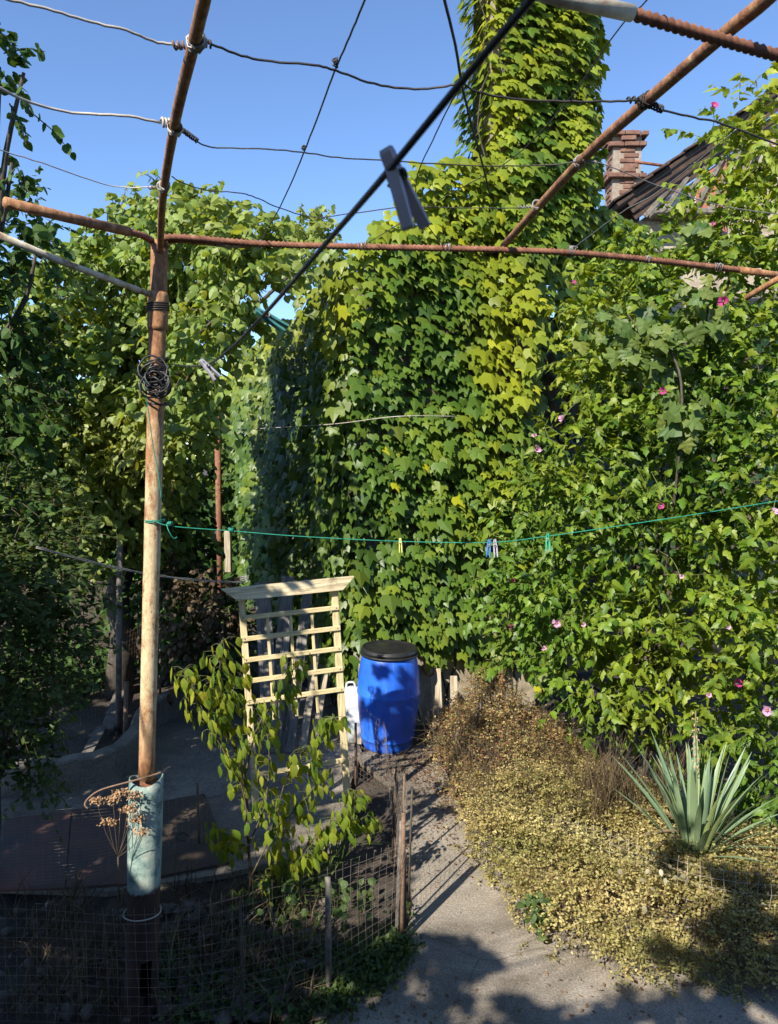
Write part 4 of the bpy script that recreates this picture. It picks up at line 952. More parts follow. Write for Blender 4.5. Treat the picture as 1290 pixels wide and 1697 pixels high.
for i, (x0, x1, yt, ww, lab) in enumerate(((722, 724, 1108, .10, 'pale split board leaning on the wall next to the iron hook'), (752, 750, 1120, .07, 'narrow pale board standing between the iron hook and the rusty pipe'), (600, 596, 1100, .06, 'thin weathered batten upright behind the canister'))):
    t_ = P(x0, yt, 7.25); b_ = G(x1, 1215); b_ = Vector((b_.x, 7.0, 0)); v = (t_ - b_); rt = Vector((0, 0, 1)).rotation_difference(v.normalized()).to_matrix()
    o = MB().box((0, 0, 0), (ww, .02, v.length), None, .003).build('board', M['paleplank']); o.location = (t_ + b_) / 2; o.rotation_euler = rt.to_euler(); tag(o, lab, 'board', 'boards at the wall foot')
PLK = [(435, 452, 965, .15, 'greyplank', 'widest grey plank, leftmost of those leaning behind the trellis'), (478, 455, 955, .13, 'greyplank', 'grey weathered plank second from the left behind the trellis'), (513, 480, 960, .10, 'greyplank', 'grey plank leaning behind the middle of the trellis'),
       (533, 502, 1020, .07, 'paleplank', 'pale narrow plank leaning steeply behind the right half of the trellis'), (550, 520, 1050, .06, 'paleplank', 'thin pale plank nearest the canister behind the trellis')]
for i, (xt, xb, yt, ww, mt, lab) in enumerate(PLK):
    t_ = P(xt, yt, 7.4 + .1 * i); b_ = P(xb, 1180, 6.9); b_.z = 0.0; b_.y = 6.8; v = t_ - b_; rt = Vector((0, 0, 1)).rotation_difference(v.normalized()).to_matrix()
    o = MB().box((0, 0, 0), (ww, .025, v.length), None, .003).build('plank', M[mt]); o.location = (t_ + b_) / 2; o.rotation_euler = rt.to_euler(); tag(o, lab, 'plank', 'planks leaning behind the trellis')

# ------------------------------------------------------------------ wooden trellis
tb = G(490, 1372); TY = tb.y; trl = empty('wooden_trellis', tb, 'pale wooden garden trellis with a wide top board, leaning slightly behind the drooping shrub', 'trellis')
RT = Matrix.Rotation(R(-2.6), 3, 'Y'); lean = Matrix.Rotation(R(-3), 3, 'X'); RT = Matrix.Rotation(R(17), 3, 'Z') @ RT @ lean
pc = P(479, 975, TY)           # top centre
def tl(x, z, y=0): return pc + RT @ Vector((x, y, z))
W2 = .334
def bar(name, x0, z0, x1, z1, w_, th, y, m, par=trl):
    c = tl((x0 + x1) / 2, (z0 + z1) / 2, y); v = Vector((x1 - x0, 0, z1 - z0)); L = v.length
    if abs(v.x) > abs(v.z): o = MB().box((0, 0, 0), (L, th, w_), None, .003).mesh(name, m); ang = -math.atan2(v.z, v.x)
    else: o = MB().box((0, 0, 0), (w_, th, L), None, .003).mesh(name, m); ang = math.atan2(v.x, v.z)
    ob = link(name, o, par, c); ob.rotation_euler = (RT @ Matrix.Rotation(ang, 3, 'Y')).to_euler(); return ob
bar('post', -W2, -.03, -W2, -1.62, .046, .036, .02, M['pine']); bar('post', W2, -.03, W2, -1.78, .050, .036, .02, M['pine'])
hd_ = MB(); hz = [(-.475, .045), (.475, .045), (.385, -.045), (-.37, -.045)]
hd_.add([(x, y, z) for y in (-.022, .022) for x, z in hz], [(0, 3, 2, 1), (4, 5, 6, 7), (0, 1, 5, 4), (1, 2, 6, 5), (2, 3, 7, 6), (3, 0, 4, 7)])
ob = link('header_board', hd_.mesh('header_board', M['oldpine']), trl, tl(0, 0, -.02)); ob.rotation_euler = RT.to_euler()
for z_ in (-.175, -.325, -.475, -.625, -.775, -1.30): bar('rail', -W2 - .022, z_, W2 + .022, z_, .034, .018, -.006, M['pineh'])
for x_ in (-.165, .0, .155): bar('slat', x_, -.16, x_, -.93, .022, .014, .011, M['pine'])
# nails
nl = MB().lathe((0, 0, 0), [(.001, .002), (.004, .0015), (.004, 0)], 8).mesh('nail', M['wire_dark'])
for z_ in (-.175, -.325, -.475, -.625, -.775):
    for sx_ in (-W2, W2):
        o = link('nail', nl, trl, tl(sx_, z_, -.0165)); o.rotation_euler = (RT @ Matrix.Rotation(R(90), 3, 'X')).to_euler()

# ------------------------------------------------------------------ drooping shrub in the fenced bed
base = G(418, 1500)
sh = empty('drooping_shrub', base, 'young shrub with yellow-green drooping leaves in front of the trellis', 'shrub')
SPN = [[(418, 1500), (412, 1400), (405, 1290), (370, 1190), (365, 1120), (368, 1062)], [(412, 1400), (400, 1300), (345, 1200), (318, 1140), (305, 1110)], [(405, 1290), (430, 1200), (480, 1130), (487, 1085)], [(418, 1450), (450, 1380), (480, 1280), (545, 1200), (552, 1190)],
       [(418, 1490), (470, 1440), (520, 1390), (580, 1340), (590, 1310)], [(412, 1400), (440, 1330), (445, 1230), (420, 1160)], [(418, 1490), (450, 1450), (470, 1380), (462, 1320)], [(412, 1400), (385, 1400), (365, 1385), (358, 1370)], [(470, 1440), (500, 1420), (545, 1370), (615, 1355)], [(405, 1290), (400, 1230), (380, 1170), (400, 1110)], [(450, 1380), (500, 1330), (530, 1290), (500, 1240)]]
pos = []; tipd = []; cen_ = []
for i, st_ in enumerate(SPN):
    pts = [P(x, y, base.y + .05 * math.sin(i * 2 + j) * j) for j, (x, y) in enumerate(st_)]; q = spline(pts, 8); r0 = (.011, .006, .006, .006, .007, .006, .005, .004, .004, .004, .004)[i]
    MB().tube(q, [r0 * (1 - .7 * j / len(q)) for j in range(len(q))], 6).build('stem', M['twig'], sh)
    for j, c in enumerate(q):
        t = j / len(q)
        if t < (.30 if i == 0 else .2): continue
        for _ in range(3 if i != 0 else 4):
            a = random.uniform(0, 6.283); off = Vector((math.cos(a), math.sin(a) * .8, 0)); rr = random.uniform(.01, .12)
            cen_.append(tuple(c)); pos.append(c + off * rr + Vector((0, 0, random.uniform(-.05, .03)))); tipd.append(off * random.uniform(.1, .55) + Vector((0, 0, -1)))
pos = np.array([tuple(v) for v in pos]); tipd = np.array([tuple(v) for v in tipd]); k = len(pos)
nrm = np.c_[tipd[:, :2] * 1.5 + np.array([-.5, -.7]), np.full(k, .5)] + rng.normal(0, .55, (k, 3))
yl = np.clip(.12 + rng.normal(0, .26, k), 0, 1)
cen_ = np.array(cen_); twigs(sh, cen_, (cen_ + pos) / 2 + np.array([0, 0, .012]), pos, M['greenstem'], .0016, 1, 'leaf_stalks')
leafy(sh, T_LANCE, mk(pos, nrm, tipd, rng.uniform(.05, .10, k), yel=yl, tone=np.clip(rng.normal(.45, .33, k), 0, 1), w=rng.uniform(.7, 1.45, k)), M['shrub'], 295, cell=4)
# low leaves in the bed beneath
def lowleaf():
    k = 260; px_ = rng.uniform(380, 620, k); py_ = rng.uniform(1455, 1560, k); p = np.array([tuple(P(a, b, base.y + rng.uniform(-.5, .2))) for a, b in zip(px_, py_)]); p = p[(p[:, 2] > .02) & (p[:, 2] < .26)]; k = len(p)
    return mk(p, np.array([-.2, -.6, .8]) + rng.normal(0, .5, (k, 3)), rng.normal(0, .6, (k, 3)) + np.array([0, -.1, -.6]), rng.uniform(.03, .055, k), w=rng.uniform(1.0, 1.4, k))
lw = empty('bed_seedlings', G(500, 1500), 'dark green seedlings growing in the shade under the drooping shrub', 'plant'); LL = lowleaf(); leafy(lw, T_OVATE, LL, M['weed'], 120)
S_ = LL['p'] * np.array([1, 1, 0]) + rng.normal(0, .01, LL['p'].shape); twigs(lw, S_, (S_ + LL['p']) / 2, LL['p'], M['greenstem'], .002)

# ------------------------------------------------------------------ pergola: post, foot pipe, beams, rebar
ZP = 3.72
def PZ(px, py, z=ZP): return G(px, py, z)
top = P(265, 400, 3.6); foot = P(243, 1290, 3.6)
ax = (foot - top).normalized(); bot = foot + ax * ((foot.z + .12) / -ax.z)
pg = empty('garden_pergola', Vector((bot.x, bot.y, 0)), 'rusty welded pergola of pipes and ribbed bars, its post in a teal pipe', 'pergola')
q = [top.lerp(foot, t / 24) for t in range(25)]
MB().tube(q, .0385, 18, True, wob=lambda i, k: 1 + .02 * math.sin(i * 2.1 + k)).build('post', M['rust'], pg)
MB().tube([top.lerp(foot, t) for t in (.090, .098, .150, .158)], [.043, .0465, .0465, .043], 18).build('collar', M['rust'], pg)
# foot pipe, open at the top, torn hole low down
f0 = foot + Vector((.0, 0, .0)); m = MB(); ns = 28; vs = []; nr = 22; drop = []
def fp(i, k, r):
    a = 2 * math.pi * k / ns; c = f0.lerp(bot, i / nr); lump = 1 + .03 * math.sin(a * 2 + i * .3) + (.10 * max(0, (i - 12) / 10)) * (1 + .4 * math.sin(a * 3 + i * .8))
    zc = .012 * math.sin(a * 2 + 1) if i == 0 else 0
    return Vector((c.x + math.cos(a) * r * lump, c.y + math.sin(a) * r * lump, c.z + zc))
for r_ in (.079, .072):
    for i in range(nr + 1):
        for k in range(ns): vs.append(fp(i, k, r_))
fs = []; off = (nr + 1) * ns
for i in range(nr):
    for k in range(ns):
        k2 = (k + 1) % ns; hole = (15 <= i <= 18 and k in (22, 23, 24) and not (i == 18 and k == 22))
        if not hole:
            fs.append((i * ns + k, (i + 1) * ns + k, (i + 1) * ns + k2, i * ns + k2)); fs.append((off + i * ns + k, off + i * ns + k2, off + (i + 1) * ns + k2, off + (i + 1) * ns + k))
for k in range(ns): k2 = (k + 1) % ns; fs.append((k, k2, off + k2, off + k))
m.add(vs, fs, True); m.build('foot_pipe', M['teal'], pg)
MB().lathe(f0 + Vector((0, 0, -.03)), [(.001, 0), (.07, 0)], 20).build('rust_fill', M['rebar'], pg)
def rebar(pts, r, name='reinforcing_bar', mt='rebar', parent=pg):
    q = spline(pts, 6); L = sum((q[i + 1] - q[i]).length for i in range(len(q) - 1)); k = int(L / .0105); out = []; seg = [0]
    for i in range(len(q) - 1): seg.append(seg[-1] + (q[i + 1] - q[i]).length)
    j = 0
    for i in range(k + 1):
        s_ = L * i / k
        while j < len(seg) - 2 and seg[j + 1] < s_: j += 1
        out.append(q[j].lerp(q[j + 1], (s_ - seg[j]) / max(seg[j + 1] - seg[j], 1e-6)))
    return MB().tube(out, [r * (1.20 if i % 2 else .80) for i in range(len(out))], 9).build(name, M[mt], parent)
fb = [PZ(278, 398), PZ(430, 404), PZ(600, 409), PZ(835, 414), PZ(1000, 423), PZ(1232, 448)]
rebar([top + Vector((.025, 0, -.025)), PZ(282, 393)] + fb[1:], .0145)
MB().tube([PZ(280, 397), PZ(300, 396), PZ(358, 402)], .017, 12).build('sleeve', M['rust'], pg); MB().tube([PZ(358, 402), PZ(412, 405)], .0185, 12).build('sleeve', M['oldwhite'], pg)
MB().tube([PZ(1225, 447), PZ(1330, 462)], .018, 12).build('sleeve', M['rust'], pg)
# beams running back over the viewer's head
MB().tube(spline([top + Vector((0, 0, -.05)), PZ(270, 330), PZ(290, 205), PZ(322, 70), PZ(345, -30), PZ(372, -160)], 5), .0145, 14, wob=lambda i, k: 1 + .03 * math.sin(i * 3 + k)).build('beam', M['rust'], pg)
zr = ZP + .035
MB().tube(spline([G(835, 407, zr), G(958, 272, zr), G(1072, 168, zr), G(1200, 57, zr), G(1275, -5, zr), G(1400, -130, zr)], 5), .0165, 14).build('beam', M['rust'], pg)
MB().tube([P(1236, 494, 4.2), P(1290, 462, 4.1), P(1350, 425, 4.0)], .016, 12).build('beam', M['rust'], pg)
# second cross beam: white pipe then ribbed bar
z2 = ZP - .02
MB().tube([G(880, -18, z2), G(945, 0, z2), G(1048, 22, z2)], .0165, 14).build('sleeve', M['oldwhite'], pg)
rebar([G(1040, 20, z2), G(1170, 58, z2), G(1290, 92, z2), G(1400, 120, z2)], .0125)
# left side: thick rusty pipe with ribbed bar end, pale strut
MB().tube([PZ(8, 335), PZ(110, 360), PZ(214, 384)], .0205, 14, wob=lambda i, k: 1 + .03 * math.sin(i * 3 + k)).build('sleeve', M['rust'], pg); rebar([PZ(205, 382), PZ(235, 390), top + Vector((-.03, -.01, .0))], .0135)
st0 = P(-60, 365, 2.95); st1 = P(247, 487, 3.56); MB().tube([st0, st0.lerp(st1, .5) + Vector((0, 0, -.01)), st1], .0135, 12).build('strut', M['oldwhite'], pg)
# wire binding round the post under the strut
def coil(c, axis, R_, r, turns, pitch, n_=14, jit=.0):
    axis = Vector(axis).normalized(); u = axis.orthogonal().normalized(); v = axis.cross(u); pts = []
    for i in range(int(turns * n_) + 1):
        a = 2 * math.pi * i / n_; pts.append(Vector(c) + axis * (pitch * i / n_) + (u * math.cos(a) + v * math.sin(a)) * (R_ + random.uniform(-jit, jit)))
    return pts
MB().tube(coil(top.lerp(foot, .125), (0, 0, 1), .050, .004, 4, .010), .0035, 5).build('binding_wire', M['wire_dark'], pg)
# white tie on the foot pipe
c = P(236, 1512, 3.6); MB().tube([c + Vector((math.cos(a) * .088, math.sin(a) * .088, -.012 * math.sin(a) * (1 if math.sin(a) < 0 else -1))) for a in np.linspace(0, 6.28, 30)], .0035, 5).build('wire_tie', M['wire_pale'], pg)
hk = [P(268, 1280, 3.52), P(228, 1292, 3.50), P(170, 1308, 3.48), P(148, 1322, 3.47), P(141, 1333, 3.46), P(146, 1340, 3.46)]
tag(MB().tube(spline(hk, 6), .0045, 6).build('bent_wire', M['wire_rust']), 'stiff rusty wire with hooked end sticking out of the teal pipe', 'wire')

# ------------------------------------------------------------------ wires strung across the pergola
def wire(pts, r, m, lab, z=ZP + .02, ties=(), knots=()):
    q = spline([G(x, y, z) for x, y in pts], 5)
    q = [p + Vector((0, 0, random.uniform(-.0015, .0015))) for p in q]
    mb = MB().tube(q, r, 6)
    root = mb.build('pergola_wire', M[m]); tag(root, lab, 'wire', 'wires strung across the pergola frame')
    for (x0, y0, x1, y1, mm) in ties:       # twisted end
        a = G(x0, y0, z); b = G(x1, y1, z); L = (b - a).length; t = max(3, int(L / .011))
        MB().tube(coil(a, b - a, r * 2.6, r, t, L / t, 9, .001), r, 5).build('twist', M[mm], root)
    for (x0, y0, mm) in knots:              # loops round the bar
        a = G(x0, y0, ZP + .035 if (x0 > 850 and y0 < 400) else ZP)
        k_ = MB()
        onbar = y0 > 395; cross = (x0, y0) in ((556, 117), (503, 256))
        for j in range(3 if cross else 5):
            ax_ = Vector((1, random.uniform(-.25, .25), random.uniform(-.25, .25))) if onbar else Vector((random.uniform(-.25, .25), 1, random.uniform(-.25, .25)))
            cc = a + (Vector((0, 0, .02)) if cross else Vector((0, 0, 0))) + ax_ * random.uniform(-.018, .012)
            k_.tube(coil(cc, ax_, .005 if cross else .0175, r, 1.3, .008, 10, .0022), r * .8, 5)
        k_.build('knot', M[mm], root)
    return root
wire([(-60, -25), (20, 0), (90, 18), (150, 36), (210, 50), (262, 70), (300, 75)], .0032, 'wire_pale', 'pale kinked wire, uppermost on the left of the post, twisted onto the beam', ties=((286, 75, 318, 75, 'wire_rust'),), knots=((323, 70, 'wire_grey'), (325, 62, 'wire_grey')))
wire([(-80, 115), (0, 146), (50, 170), (120, 187), (200, 191), (268, 203)], .0042, 'wire_pale', 'thick whitish wire, middle one on the left of the post', ties=((268, 202, 284, 205, 'wire_pale'),), knots=((289, 211, 'wire_pale'),))
wire([(-80, 215), (0, 248), (70, 270), (150, 298), (200, 310), (262, 310)], .0022, 'wire_pale', 'thin pale wire, lowest on the left of the post above the rusty pipe', ties=((245, 311, 268, 310, 'wire_rust'),), knots=((270, 309, 'wire_grey'),))
wire([(330, 70), (350, 73), (400, 92), (450, 102), (520, 108), (556, 117), (610, 136), (665, 146), (720, 146), (765, 139), (790, 152), (850, 163), (935, 168), (1000, 168), (1060, 166)], .0030, 'wire_dark', 'dark wavy wire, uppermost right of the post, ending in a thick knot', ties=((330, 68, 352, 74, 'wire_dark'), (1040, 166, 1066, 166, 'wire_dark')), knots=((1068, 168, 'wire_dark'), (1074, 164, 'wire_dark'), (556, 117, 'wire_dark')))
wire([(296, 210), (326, 234), (360, 245), (430, 246), (500, 252), (560, 261), (630, 265), (700, 270), (800, 275), (900, 274), (958, 268)], .0024, 'wire_dark', 'dark wire in the middle height right of the post, passing behind the near peg', ties=((298, 212, 328, 234, 'wire_dark'),), knots=((291, 209, 'wire_dark'), (962, 266, 'wire_grey')))
wire([(285, 292), (300, 302), (340, 315), (400, 320), (430, 330), (470, 347), (520, 360), (580, 354), (640, 346), (700, 343), (790, 345), (880, 344)], .0022, 'wire_dark', 'thin sagging wire, lowest right of the post over the pale tree top', ties=((858, 344, 882, 342, 'wire_grey'),), knots=((272, 305, 'wire_grey'), (890, 340, 'wire_grey')))
wire([(625, -55), (605, 0), (580, 60), (555, 118), (530, 185), (503, 255), (480, 310), (462, 347), (430, 405)], .0024, 'wire_dark', 'slanting dark wire crossing the open sky left of the near clothes peg', z=ZP + .026, knots=((430, 405, 'wire_grey'), (503, 256, 'wire_dark')))
wire([(722, -60), (737, 0), (755, 75), (765, 135), (780, 200), (798, 265), (812, 322)], .0040, 'wire_dark', 'thick dark wire dropping steeply just left of the ivy stack', z=ZP + .03)
wire([(768, 140), (745, 175), (718, 232), (690, 300), (700, 360), (740, 412)], .0020, 'wire_dark', 'thin dark wire slanting down from the crossing left of the ivy stack', z=ZP + .024, knots=((740, 411, 'wire_grey'),))
wire([(1110, -50), (1072, 0), (1020, 55), (940, 168), (850, 262), (740, 325), (600, 408)], .0018, 'wire_dark', 'hair-thin dark wire crossing the face of the ivy stack', z=ZP + .028, knots=((600, 408, 'wire_grey'),))
wire([(1078, 172), (1100, 183), (1150, 195), (1200, 206), (1290, 240), (1400, 285)], .0032, 'wire_dark', 'dark wire running right from the thick knot towards the hibiscus', ties=((1080, 174, 1098, 182, 'wire_dark'),))
wire([(966, 266), (1000, 272), (1060, 296), (1120, 318), (1200, 342), (1330, 360)], .0018, 'wire_grey', 'thin grey wire running right in front of the brick chimney', ties=((966, 266, 990, 270, 'wire_grey'),))
wire([(950, 412), (985, 385), (1030, 352), (1085, 322), (1140, 280), (1220, 215)], .0020, 'wire_grey', 'short grey wire slanting up from the ribbed bar past the dark roof edge', z=ZP + .01, knots=((948, 414, 'wire_grey'), (1072, 430, 'wire_grey'), (1190, 442, 'wire_grey')))

# ------------------------------------------------------------------ clotheslines and pegs
cab = [P(1010, -150, .50), P(880, 0, .56), P(760, 142, .62), P(640, 288, .70), P(540, 404, .92), P(440, 519, 1.30), P(385, 575, 1.8), P(345, 604, 2.4), P(310, 607, 3.0), P(284, 603, 3.5)]
tag(MB().tube(spline(cab, 8), .0031, 10).build('black_cable', M['cable']), 'black cable used as clothesline, running from the post up past the camera', 'cable')
m = MB(); cc_ = P(266, 628, 3.55)
for i in range(15):
    a_ = Vector((random.uniform(-.8, .8), -1, random.uniform(-.8, .8))); rx = random.uniform(.03, .062)
    m.tube(coil(cc_ + Vector((random.uniform(-.022, .012), -.03 - .005 * i, random.uniform(-.05, .05))), a_, rx, .0045, 1.05, .004, 22, .003), .0048, 6)
for i in range(6): m.tube(coil(P(262, 600 + 14 * i, 3.58), Vector((random.uniform(-.2, .2), random.uniform(-.2, .2), 1)), .048, .0045, 1.1, .006, 18, .002), .0048, 6)
tag(m.build('cable_coil', M['cable']), 'black cable wound in a tangled coil round the rusty post', 'cable')
gl = [P(252, 862, 3.55), P(285, 872, 3.56), P(385, 880, 3.62), P(500, 889, 3.66), P(660, 897, 3.7), P(810, 899, 3.72), P(905, 889, 3.74), P(1050, 868, 3.78), P(1180, 848, 3.8), P(1400, 812, 3.9)]
gln = MB().tube(spline(gl, 8), .0024, 6).build('green_clothesline', M['green_line']); tag(gln, 'green clothesline tied to the post and stretched level across the garden', 'clothesline')
MB().tube(coil(P(257, 862, 3.6) + Vector((0, 0, -.01)), (0, 0, 1), .046, .003, 2.3, .007), .0026, 5).build('loop', M['green_line'], gln)
kn = MB(); kn.tube(coil(P(278, 868, 3.55), (1, 0, .1), .008, .002, 4, .005, 8, .002), .0026, 5); kn.tube(spline([P(276, 868, 3.54), P(280, 880, 3.52), P(288, 892, 3.53), P(294, 890, 3.54)], 5), .0022, 5); kn.build('knot', M['green_line'], gln)
kn = MB(); kn.tube(coil(P(380, 879, 3.62), (1, 0, .1), .010, .002, 4, .005, 8, .003), .0026, 5); kn.build('knot', M['green_line'], gln)
tail = [P(248, 600, 3.5), P(241, 640, 3.5), P(246, 680, 3.52), P(254, 740, 3.53), P(262, 780, 3.54), P(268, 828, 3.55)]; MB().tube(spline(tail, 6), .0024, 5).build('loose_tail', M['green_line'], gln)
def pegs(loc, along, hang, s, m, lab, open_=.18, spring='wire_grey', group=None):
    """loc: where it grips the line; hang: direction from jaw to handles"""
    y = Vector(hang).normalized(); z = (Vector(along) - y * Vector(along).dot(y)).normalized(); x = y.cross(z)
    root = empty('clothes_peg', loc, lab, 'clothes peg', group); rt = Matrix((x, y, z)).transposed()
    for sg in (-1, 1):
        outl = [(-.014, .0028), (-.010, .0055), (.004, .0062), (.012, .0075), (.030, .0065), (.056, .0045), (.058, .0005), (.030, .0008), (.012, .0025), (.006, .0006), (.0, .0022), (-.006, .0004), (-.014, .0012)]
        vs = []; n_ = len(outl)
        for zz in (-.0055, .0055):
            for (yy, xx) in outl:
                p = Vector((sg * (xx + max(0, yy - .008) * open_), yy, zz)) * s; vs.append(rt @ p)
        f1 = tuple(range(n_)); f2 = tuple(range(2 * n_ - 1, n_ - 1, -1)); sides = [(i, n_ + i, n_ + (i + 1) % n_, (i + 1) % n_) for i in range(n_)]
        o = MB().add(vs, [f1, f2] + sides).mesh('jaw', M[m]); ob = bpy.data.objects.new('jaw', o); C.objects.link(ob); ob.parent = root
    c = rt @ (Vector((0, .012, 0)) * s); pts = coil(c - z * .009 * s, z, .0042 * s, .0008, 7, .0026 * s, 10); ob = bpy.data.objects.new('spring', MB().tube(pts, .0014 * s, 5).mesh('spring', M[spring])); C.objects.link(ob); ob.parent = root
    return root
pegs(P(650, 272, .695), (-.35, .25, -.25), (.42, .10, -1), 1.0, 'tin', 'grey clothes peg hanging close to the camera on the black cable', .34, 'wire_dark')
pegs(P(434, 520, 1.33), (.3, -.6, .3), (1, .1, -.62), .85, 'peg_teal', 'teal clothes peg on the black cable left of the ivy', .10)
pegs(P(338, 602, 2.25), (-.3, .6, -.3), (.75, .1, -.85), 1.0, 'tin', 'grey clothes peg on the black cable nearest the post', .16)
pegs(P(811, 899, 3.72), (.3, 1, 0), (-.05, 0, -1), 1.25, 'peg_blue', 'blue clothes peg on the green clothesline', .08, group='pegs on the green clothesline')
pegs(P(821, 899, 3.72), (.3, 1, 0), (.08, 0, -1), 1.25, 'tin', 'grey clothes peg beside the blue one on the green clothesline', .08, group='pegs on the green clothesline')
pegs(P(908, 889, 3.74), (.3, 1, 0), (.05, 0, -1), 1.25, 'peg_green', 'green clothes peg on the green clothesline, right of the blue one', .12, group='pegs on the green clothesline')
pegs(P(664, 896, 3.70), (.3, 1, 0), (.05, 0, -1), 1.0, 'peg_lime', 'yellow-lime clothes peg on the green clothesline above the barrel', .08, group='pegs on the green clothesline')
a, b = P(60, 908, 4.2), P(408, 966, TY - .02); m = MB(); q = [a.lerp(b, t / 30) + Vector((0, 0, -.05 * math.sin(math.pi * t / 30))) for t in range(31)]; m.tube(q, .0035, 5)
m.tube([p + Vector((0, .003 * math.cos(i * 1.3), .007 + .002 * math.sin(i * 1.3))) for i, p in enumerate(q)], .003, 5); m.tube(coil(P(405, 962, TY - .02), (.1, 0, 1), .03, .003, 3, .012), .003, 5)
tag(m.build('stay_wire', M['wire_grey']), 'doubled grey stay wire from the left bush to the trellis top board', 'wire')
tag(MB().tube(spline([P(395, 712, 8.5), P(470, 708, 7.8), P(560, 702, 7.1), P(660, 690, 6.6), P(760, 690, 6.9)], 6), .0035, 5).build('silver_wire', M['wire_pale']), 'silvery thin wire stretched before the dark side of the ivy', 'wire')

# ------------------------------------------------------------------ wire mesh fences
def mesh_fence(line, h0, h1, sp, m, lab, posts, rad=.0008, hsp=None, jit=.004, lean=(0, 0), par_name='wire_mesh_fence', z0=.02, group='wire mesh fences'):
    q = spline(line, 12); seg = [0]
    for i in range(len(q) - 1): seg.append(seg[-1] + (q[i + 1] - q[i]).length)
    L = seg[-1]
    def at(s_):
        s_ = min(max(s_, 0), L); j = min(int(np.searchsorted(seg, s_)), len(seg) - 1); j = max(j, 1); return q[j - 1].lerp(q[j], (s_ - seg[j - 1]) / max(seg[j] - seg[j - 1], 1e-6))
    root = empty(par_name, q[len(q) // 2], lab, 'fence', group); hsp = hsp or sp; mb = MB()
    def H(s_): return h0 + (h1 - h0) * s_ / L
    def pt(s_, z):
        b = at(s_); k = z / max(H(s_), .01); d = at(s_ + .02) - at(s_ - .02); n_ = Vector((-d.y, d.x, 0)).normalized() if d.length > 0 else Vector((0, 1, 0))
        return b + n_ * (.035 * math.sin(s_ * 4.3 + z * 3) * k) + Vector((lean[0] * k, lean[1] * k, z + .02 * math.sin(s_ * 3.1) * k))
    ns_ = int(L / sp)
    for i in range(ns_ + 1):
        s_ = i * sp; hh = H(s_); mb.tube([pt(s_ + random.uniform(-jit, jit), z0 + (hh - z0) * t / 4) for t in range(5)], rad, 3, False, False)
    nh = int((max(h0, h1) - z0) / hsp); 
    for j in range(nh + 1):
        z = z0 + hsp * j; k = max(4, int(L / .10)); mb.tube([pt(L * t / k, z * H(L * t / k) / max(h0, h1)) for t in range(k + 1)], rad, 3, False, False)
    o = mb.build('wire_mesh', M[m], root); o['kind'] = 'stuff'
    for (x, y, hp_, rr, mm, *tl_) in posts:
        tx = tl_[0] if tl_ else 0
        mb = MB(); mb.tube([Vector((x, y, -.1)), Vector((x + tx * .5, y, hp_ * .5)), Vector((x + tx, y, hp_))], [rr, rr, rr * .9], 8); mb.build('post', M[mm], root)
    return root
f_a, f_b, f_c = G(545, 1645), G(666, 1562), G(590, 1290)
mesh_fence([Vector((-3.2, 3.50, 0)), Vector((-1.9, 3.50, 0)), Vector((-1.1, 3.47, 0)), Vector((-.62, 3.58, 0)), Vector((f_a.x, f_a.y, 0)), Vector((f_b.x - .08, f_b.y - .10, 0)), Vector((f_b.x, f_b.y, 0))], .60, .66, .05, 'meshwire',
           'wire mesh fence along the front of the bed, fixed to the pergola post', [(f_a.x, f_a.y, .62, .016, 'rotwood'), (G(402, 1697).x, G(402, 1697).y, .62, .007, 'bark')])
mesh_fence([Vector((f_b.x, f_b.y, 0)), Vector((f_b.x + .02, f_b.y + .35, 0)), Vector((f_b.x - .02, f_b.y + .8, 0)), Vector((G(640, 1330).x, G(640, 1330).y, 0)), Vector((f_c.x, f_c.y, 0))], .70, .62, .05, 'meshwire',
           'bulging wire mesh fence beside the path, with a cluster of sticks at its corner', [(.12, 4.5, .72, .007, 'bark', .02), (.10, 4.28, .80, .006, 'bark', -.03), (.08, 4.85, .66, .008, 'wire_rust', .02), (.02, 5.1, .62, .006, 'bark', .03), (f_b.x, f_b.y, .76, .013, 'wire_rust', .01), (f_b.x - .03, f_b.y + .03, .70, .014, 'rotwood', .03), (f_b.x + .02, f_b.y + .04, .62, .011, 'bark', -.01), (G(655, 1400).x, G(655, 1400).y, .55, .010, 'wire_rust'), (f_c.x, f_c.y, .48, .012, 'wire_rust')])
mesh_fence([Vector((f_c.x, f_c.y, 0)), G(540, 1310), G(450, 1340), G(330, 1400), G(150, 1460), G(-100, 1480)], .38, .52, .05, 'meshwire', 'low wire mesh fence along the back of the bed in front of the brown sheets', [(G(330, 1400).x, G(330, 1400).y, .45, .010, 'wire_rust')], hsp=.022)
gy = G(905, 1490)
mesh_fence([Vector((1.02, 4.75, 0)), Vector((1.35, 4.45, 0)), Vector((1.75, 4.12, 0)), Vector((2.3, 3.95, 0)), Vector((3.2, 3.9, 0))], .40, .54, .06, 'wire_pale', 'collapsed pale wire mesh half sunk in the ground cover below the yucca', [], rad=.0010, jit=.008, lean=(.03, .06), z0=.20)
mesh_fence([G(-50, 1275), G(60, 1262), G(150, 1225), G(215, 1190), G(262, 1150)], .95, .95, .05, 'wire_rust', 'dark wire mesh fence behind the kerb under the left bush', [], rad=.0009)
